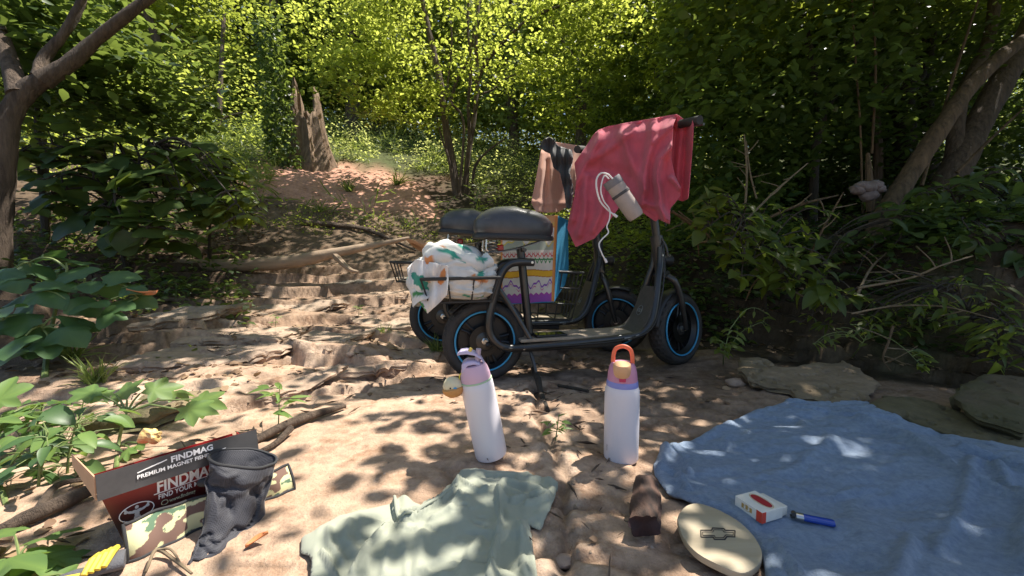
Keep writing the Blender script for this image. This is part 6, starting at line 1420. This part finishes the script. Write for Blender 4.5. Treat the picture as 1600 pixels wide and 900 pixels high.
# lighter
a, b = PZ(1243, 803, .03), PZ(1303, 815, .03); cm = (a+b)/2; zt = float(towel_fn(np.array([cm.x]), np.array([cm.y]))[0, 2])
root = empty('lighter', 'blue plastic lighter with a metal head lying on the towel', 'lighter', (cm.x, cm.y, zt+.004), math.atan2(b.y-a.y, b.x-a.x))
mb = MB(); mb.tube([(-.018, 0, .006), (.028, 0, .006), (.031, 0, .006)], [.0078, .0082, .007], 20, flat=.8); mb.build('body', mat('lighter_blue', (.012, .05, .32), .25, coat=.5), root)
mb = MB(); mb.tube([(-.030, 0, .006), (-.018, 0, .006)], .0078, 20, flat=.85); mb.build('metal_head', M_CHROME, root)
mb = MB(); mb.lathe([(0, -.0035), (.0042, -.0035), (.0045, 0), (.0042, .0035), (0, .0035)], 18, Matrix.Rotation(R(90), 3, 'X'), (-.033, 0, .010)); mb.build('spark_wheel', mat('wheel_steel', (.20, .19, .18), .4, metal=1), root)
mb = MB(); mb.box((-.035, 0, .004), (.007, .009, .004)); mb.build('gas_lever', mat('lever_black', (.03, .03, .03), .5), root, False, .001)

# ================================================================ box, pouch, bag, glove
e1 = Vector((.61, .79, 0)).normalized(); e2 = Vector((-e1.y, e1.x, 0)); o0 = G(195, 852); o0.z = max(o0.z, Hs(o0.x+.06, o0.y+.08)-.002)
root = empty('cardboard_box', 'open red and black cardboard box with a strongman badge lying in the sun', 'box', o0, math.atan2(e1.y, e1.x)); BOX = root
LB_, WB_, HB_ = .20, .085, .112
REDB = bpy.data.materials.new('box_print'); REDB.use_nodes = True
def grad_mat(m, c0, c1, c2):
    n = m.node_tree.nodes; l = m.node_tree.links; tc = n.new('ShaderNodeTexCoord'); sx = n.new('ShaderNodeSeparateXYZ'); l.new(tc.outputs['Object'], sx.inputs[0])
    r_ = n.new('ShaderNodeValToRGB'); mr = n.new('ShaderNodeMapRange'); mr.inputs[1].default_value = 0; mr.inputs[2].default_value = HB_; ad = n.new('ShaderNodeMath'); ad.operation = 'MULTIPLY_ADD'; ad.inputs[1].default_value = .22; l.new(sx.outputs[0], ad.inputs[0]); l.new(sx.outputs[2], ad.inputs[2])
    l.new(ad.outputs[0], mr.inputs[0]); l.new(mr.outputs[0], r_.inputs[0]); r_.color_ramp.elements[0].color = (*c0, 1); r_.color_ramp.elements[0].position = .35; r_.color_ramp.elements[1].color = (*c2, 1); r_.color_ramp.elements[1].position = 1
    e = r_.color_ramp.elements.new(.7); e.color = (*c1, 1); b = n['Principled BSDF']; l.new(r_.outputs[0], b.inputs['Base Color']); b.inputs['Roughness'].default_value = .38
grad_mat(REDB, (.03, .018, .018), (.11, .013, .013), (.28, .016, .018))
CARD = mat('bare_cardboard', (.55, .33, .20), .85, var=.1, vscale=20); GRYP = mat('box_charcoal', (.055, .052, .052), .4, var=.2, vscale=30); REDP = mat('box_red', (.34, .02, .022), .42); WPR = mat('print_white', (.86, .84, .82), .5)
lean = Vector((-.010, .0, 0))
def panel(name, q, m, t=.0018, nrm=None):
    q = [Vector(p) for p in q]; n_ = nrm or (q[1]-q[0]).cross(q[3]-q[0]).normalized(); mb = MB(); mb.add(q+[p-n_*t for p in q], [(0, 1, 2, 3), (7, 6, 5, 4), (0, 4, 5, 1), (1, 5, 6, 2), (2, 6, 7, 3), (3, 7, 4, 0)]); return mb.build(name, m, root, False)
panel('front_panel', [(0, 0, 0), (LB_, 0, 0), (LB_, -.012, HB_), (-.028, -.012, HB_)], REDB)
panel('back_panel', [(LB_, WB_, 0), (0, WB_, 0), (-.028, WB_+.005, HB_), (LB_, WB_+.005, HB_)], REDB)
panel('side_panel', [(0, WB_, 0), (0, 0, 0), (-.028, -.012, HB_), (-.028, WB_+.005, HB_)], GRYP)
panel('side_panel', [(LB_, 0, 0), (LB_, WB_, 0), (LB_+.01, WB_+.005, HB_), (LB_+.01, -.012, HB_)], REDP)
panel('base_panel', [(0, WB_, .002), (LB_, WB_, .002), (LB_, 0, .002), (0, 0, .002)], CARD)
# lid: hinged at the back, its tuck flap hangs down over the front
panel('lid', [(-.032, -.022, HB_+.040), (LB_+.012, -.022, HB_+.036), (LB_+.010, WB_+.006, HB_-.006), (-.030, WB_+.006, HB_-.004)], REDP)
tk = panel('tuck_flap', [(-.032, -.030, HB_-.004), (LB_+.012, -.030, HB_-.006), (LB_+.012, -.0225, HB_+.036), (-.032, -.0225, HB_+.040)], GRYP)
panel('end_flap', [(-.032, -.022, HB_-.004), (-.046, .125, HB_+.014), (-.046, .125, HB_+.038), (-.032, -.022, HB_+.038)], CARD)
# print on the front (local frame: x along the box, plane leaning)
sx_ = Vector((1, 0, 0)); sz_ = Vector((0, -.012, HB_)).normalized(); nn = sx_.cross(sz_)*1.0; nn = -nn if nn.y > 0 else nn
MF_ = Matrix((sx_, sz_, sx_.cross(sz_))).transposed().to_4x4()
def on_front(x, z, off=.0012): 
    M = MF_.copy(); M.translation = sx_*x+sz_*z+Vector((0, -off, 0)); return M
SQ = Matrix.Diagonal((.70, 1, 1, 1)); textobj('FINDMAG', .031, WPR, root, on_front(.046, .079) @ SQ, offset=.0009)
textobj('FIND YOUR MAGNET', .0140, WPR, root, on_front(.048, .0640) @ SQ, offset=.0002)
SQ0 = 0; textobj('www.findmag', .0105, mat('print_cream', (.66, .62, .40), .5), root, on_front(.064, .0505) @ SQ, offset=.0002)
mb = MB(); mb.box((.088, 0, 0), (.092, .0014, .0006)); o = mb.build('print_line', WPR, root, False); o.matrix_local = on_front(0.0, .0768)
mb = MB(); mb.tube([Vector((.0235*math.cos(a*.2094), .0165*math.sin(a*.2094), .0004)) for a in range(30)], .0008, 6, True)
o = mb.build('badge_ring', WPR, root); o.matrix_local = on_front(.018, .056)
mb = MB()   # flexing strongman, flat print
disc(mb, Vector((0, .0095, .0008)), X_, Y_, .0026, .0034)
def blob(cx_, cy_, ra, rb_, rot=0): 
    a_ = Vector((math.cos(rot), math.sin(rot), 0)); b2 = Vector((-math.sin(rot), math.cos(rot), 0)); disc(mb, Vector((cx_, cy_, .0008+.00001*len(mb.v)*.1)), a_, b2, ra, rb_, 16)
for s in (-1, 1): blob(s*.0035, .002, .0042, .0032); blob(s*.009, .003, .0045, .0024, s*.5); blob(s*.0145, .0055, .0030, .0028); blob(s*.0155, .0095, .0018, .0042, -s*.3)
blob(0, -.004, .0035, .006); blob(-.002, -.010, .0028, .003); blob(.002, -.010, .0028, .003)
o = mb.build('strongman_print', mat('print_silver', (.50, .50, .52), .5), root, False); o.matrix_local = on_front(.018, .056)
mb = MB(); mb.tube([Vector((.0048*math.cos(a*.4), .0048*math.sin(a*.4), .0004)) for a in range(16)], .0006, 5, True); o = mb.build('globe_print', mat('print_cream', (1, 1, 1)), root); o.matrix_local = on_front(.057, .0540)
# print on the flap
sz2 = Vector((0, .0075, .042)).normalized(); M2 = Matrix((sx_, sz2, sx_.cross(sz2))).transposed().to_4x4()
def on_flap(x, z): M = M2.copy(); M.translation = Vector((x, -.0312, HB_-.004))+sz2*z+Vector((0, -.0006, 0)); return M
textobj('FINDMAG', .0150, WPR, root, on_flap(.066, .0275), offset=.0005)
textobj('PREMIUM MAGNET FISHING KIT', .0095, WPR, root, on_flap(.018, .0165), offset=.0002)
mb = MB(); 
for k_ in range(3): mb.box((.030+.012*k_, .0295+.002*k_, 0), (.022-.004*k_, .0018, .0004), Matrix.Rotation(R(12), 3, 'Z'))
o = mb.build('swoosh_print', WPR, root, False); o.matrix_local = on_flap(0, 0)
# crumpled yellow paper in the box
root = empty('crumpled_paper', 'crumpled yellow orange wrapper poking out of the open box', 'wrapper', BOX.matrix_world @ Vector((0, 0, 0)) if False else o0+e1*.055+e2*.06+Vector((0, 0, HB_+.055)))
mb = MB(); mb.ball((0, 0, 0), .017, 12, (1.2, .8, .9)); mb.v = [p*(1+.9*(float(fbm(np.array([p.x*90+3]), np.array([p.z*90+p.y*50]), 2, 5)[0])-.5)) for p in mb.v]; mb.build('paper', mat('wrapper_yellow', (.62, .42, .14), .5, col2=(.76, .52, .22), vscale=60), root, False)
# camouflage pouch
def camo(U, V):
    c = np.repeat(np.array([.62, .60, .33])[None], U.size, 0); x, y = U*15.0, V*4.2
    n1 = fbm(x+3, y*1.0, 2, 41); n2 = fbm(x*1.1+20, y*1.1, 2, 46)
    c[n1 > .55] = (.17, .10, .075); c[(n2 > .60) & (n1 < .52)] = (.10, .17, .10); return c
a0, a1 = G(200, 880), G(460, 765)
root = empty('camouflage_pouch', 'long camouflage pouch with black edging leaning on the box behind the black bag', 'pouch', a0); 
nU, nV = 160, 40; U, V = np.meshgrid(np.linspace(0, 1, nU), np.linspace(0, 1, nV)); dirx = (a1-a0); nrm_ = Vector((-dirx.y, dirx.x, 0)).normalized()
hgt = (.058-.010*U)
W = np.array(dirx)[None, None]*U[..., None]+np.array(nrm_)[None, None]*(.024*V+(-.005*np.sin(V*math.pi)-.004*np.sin(U*14+V*2)-.003*np.sin(U*31)))[..., None]; W = W+np.array([0, 0, 1.])[None, None]*(V*hgt+.002)[..., None]
idx = np.arange(nU*nV).reshape(nV, nU); fq = np.stack([idx[:-1, :-1], idx[:-1, 1:], idx[1:, 1:], idx[1:, :-1]], -1).reshape(-1, 4)
o = link('front', npmesh('front', W.reshape(-1, 3), fq, color=camo(U.ravel(), V.ravel())), mat('camo_fabric', (1, 1, 1), .85, attr='paint', bump=.4, bscale=500, bdist=.001), root)
s_ = o.modifiers.new('t', 'SOLIDIFY'); s_.thickness = .005; s_.offset = -1
edge = [W[0, i] for i in range(0, nU, 6)]+[W[j, -1] for j in range(0, nV, 6)]+[W[-1, i] for i in range(nU-1, -1, -6)]+[W[j, 0] for j in range(nV-1, -1, -6)]
mb = MB(); mb.tube([Vector(p) for p in edge], .0028, 8, True); mb.build('edging', mat('edging_black', (.03, .03, .032), .8), root)
# glove
root = empty('work_glove', 'grey work glove with yellow grip pads at the left end of the camouflage pouch', 'glove', G(150, 885)); YL = mat('grip_yellow', (.66, .50, .06), .5, var=.1, vscale=40); GG = mat('glove_grey', (.10, .10, .11), .8, bump=.4, bscale=300)
g0 = PZ(196, 872, .02)-root.location; g1 = PZ(120, 905, .012)-root.location
mb = MB(); mb.tube(spline([g0, g0.lerp(g1, .5)+Vector((0, 0, .004)), g1], 5), [.020, .021, .021, .020, .019, .018, .017, .015, .012, .010, .008], 16, flat=.6); mb.build('palm', GG, root)
for k_ in range(4):
    q = g0.lerp(g1, .22+.13*k_); dv = Vector((.02, -.028, 0)); mb = MB(); mb.tube([q+Vector((-.012, .016, .014)), q+Vector((0, -.004, .021)), q+Vector((.004, -.022, .010))], [.0052, .006, .0045], 8); mb.build('grip_pad', YL, root)
for k_ in range(3):
    q = g1+Vector((.004*k_, -.014+.014*k_, .0)); mb = MB(); mb.tube(spline([q, q+Vector((-.020, -.012, .002)), q+Vector((-.042, -.020, -.004))], 4), [.009]*4+[.0085]*3+[.007]*2, 10); mb.build('finger', YL if k_ == 1 else GG, root)
# black mesh bag
def Z1(a, b): return (100+a/3.75, 660+b/3.75)
Lf = [(845, 205, .78), (853, 255, .77), (852, 300, .765), (826, 350, .76), (838, 420, .75), (832, 520, .735), (815, 620, .72), (790, 690, .705), (768, 750, .69), (738, 805, .675), (722, 845, .668)]
Rt = [(1245, 212, .86), (1228, 270, .85), (1214, 330, .84), (1196, 400, .83), (1182, 455, .82), (1184, 530, .81), (1190, 610, .79), (1176, 668, .77), (1150, 712, .76), (1080, 755, .735), (960, 810, .70)]
Dp = [.032, .030, .027, .026, .026, .026, .026, .025, .022, .016, .008]
root = empty('mesh_bag', 'black drawstring mesh bag standing open in front of the box', 'bag', PZ(350, 860, 0)); rt = root.location
Ls = spline([P(*Z1(a_, b_), d_*.965)-rt for a_, b_, d_ in Lf], 5); Rs = spline([P(*Z1(a_, b_), d_*.965)-rt for a_, b_, d_ in Rt], 5); dps = [float(np.interp(i/(len(Ls)-1)*10, range(11), Dp)) for i in range(len(Ls))]
n = 64; V = []; M_ = len(Ls)
for i in range(M_):
    l_, r_ = Ls[i], Rs[i]; c = (l_+r_)/2; h = (r_-l_)/2; t = i/(M_-1)
    nd = Vector((h.y, -h.x, -.25*h.length*max(0, 1-t*4))).normalized()
    for k_ in range(n):
        an = 2*math.pi*k_/n; wv = 1+.07*math.sin(an*3+t*9)*(.3+t)+.05*math.sin(an*5-t*6+1)
        wr = (float(fbm(np.array([an*1.6+t*2.2]), np.array([t*5-an*.8]), 3, 8)[0])-.5)*.022*min(1, 2*t+.25)-.012*max(0, 1-abs((float(fbm(np.array([an*1.1-t*3]), np.array([t*3+an*.6]), 3, 18)[0])-.5))*12)*min(1, 3*t)
        V.append(c+h*math.cos(an)+nd*(math.sin(an)*dps[i]*wv+wr))
mb = MB(); mb.add(V, [(i*n+k_, i*n+(k_+1) % n, (i+1)*n+(k_+1) % n, (i+1)*n+k_) for i in range(M_-1) for k_ in range(n)]+[tuple((M_-1)*n+k_ for k_ in range(n))])
me = mb.mesh('bag'); MBK = bpy.data.materials.new('black_mesh_fabric'); MBK.use_nodes = True; nn_ = MBK.node_tree.nodes; ll = MBK.node_tree.links; bs = nn_['Principled BSDF']; bs.inputs['Base Color'].default_value = (.03, .03, .036, 1); bs.inputs['Roughness'].default_value = .62; bs.inputs['Specular IOR Level'].default_value = .25; bs.inputs['Sheen Weight'].default_value = .25
tc = nn_.new('ShaderNodeTexCoord'); vo = nn_.new('ShaderNodeTexVoronoi'); vo.inputs['Scale'].default_value = 380; vo.inputs['Randomness'].default_value = .15; ll.new(tc.outputs['Object'], vo.inputs[0]); bp = nn_.new('ShaderNodeBump'); bp.inputs['Strength'].default_value = .3; bp.inputs['Distance'].default_value = .0012; ll.new(vo.outputs['Distance'], bp.inputs['Height']); ll.new(bp.outputs[0], bs.inputs['Normal'])
mxr = nn_.new('ShaderNodeValToRGB'); mxr.color_ramp.elements[0].color = (.010, .010, .012, 1); mxr.color_ramp.elements[0].position = .15; mxr.color_ramp.elements[1].color = (.050, .050, .060, 1); mxr.color_ramp.elements[1].position = .6; ll.new(vo.outputs['Distance'], mxr.inputs[0]); ll.new(mxr.outputs[0], bs.inputs['Base Color'])
o = link('fabric', me, MBK, root); o.modifiers.new('t', 'SOLIDIFY').thickness = .0015
mb = MB(); mb.tube([V[k_] for k_ in range(n)], .0028, 8, True); mb.build('rim_cord', mat('edging_black', (0, 0, 0)), root)
kn = P(*Z1(815, 352), .745)-rt; mb = MB(); mb.ball(kn, .009, 8, (1.3, .9, .9)); mb.build('cord_knot', MATS['edging_black'], root)
# curled orange leaf under the bag
p = G(402, 856); root = empty('dry_leaf', 'curled orange dead leaf on the rock at the foot of the black bag', 'leaf', p)
mb = MB(); v = []
for i in range(9):
    t = i/8; w_ = .007*math.sin(math.pi*min(t+.05, 1))+.001; q = Vector((-.018+.036*t, .008*math.sin(t*3), .004+.014*t*t)); v += [q+Vector((0, w_, .006)), q, q-Vector((0, w_, -.006))]
mb.add(v, [(i*3+a_, i*3+a_+1, (i+1)*3+a_+1, (i+1)*3+a_) for i in range(8) for a_ in range(2)]); o = mb.build('blade', mat('leaf_orange', (.52, .15, .05), .7, col2=(.62, .26, .10), vscale=60), root); o.modifiers.new('t', 'SOLIDIFY').thickness = .0008; root.rotation_euler = (0, 0, R(30))
p = P(215, 470, 1.68); root = empty('dry_leaf', 'bright orange withered leaf hanging among the shaded lobed leaves', 'leaf', p)
mb = MB(); mb.add([q*3.2 for q in v], [(i*3+a_, i*3+a_+1, (i+1)*3+a_+1, (i+1)*3+a_) for i in range(8) for a_ in range(2)]); o = mb.build('blade', MATS['leaf_orange'], root); o.modifiers.new('t', 'SOLIDIFY').thickness = .001; root.rotation_euler = (0, R(25), 0)
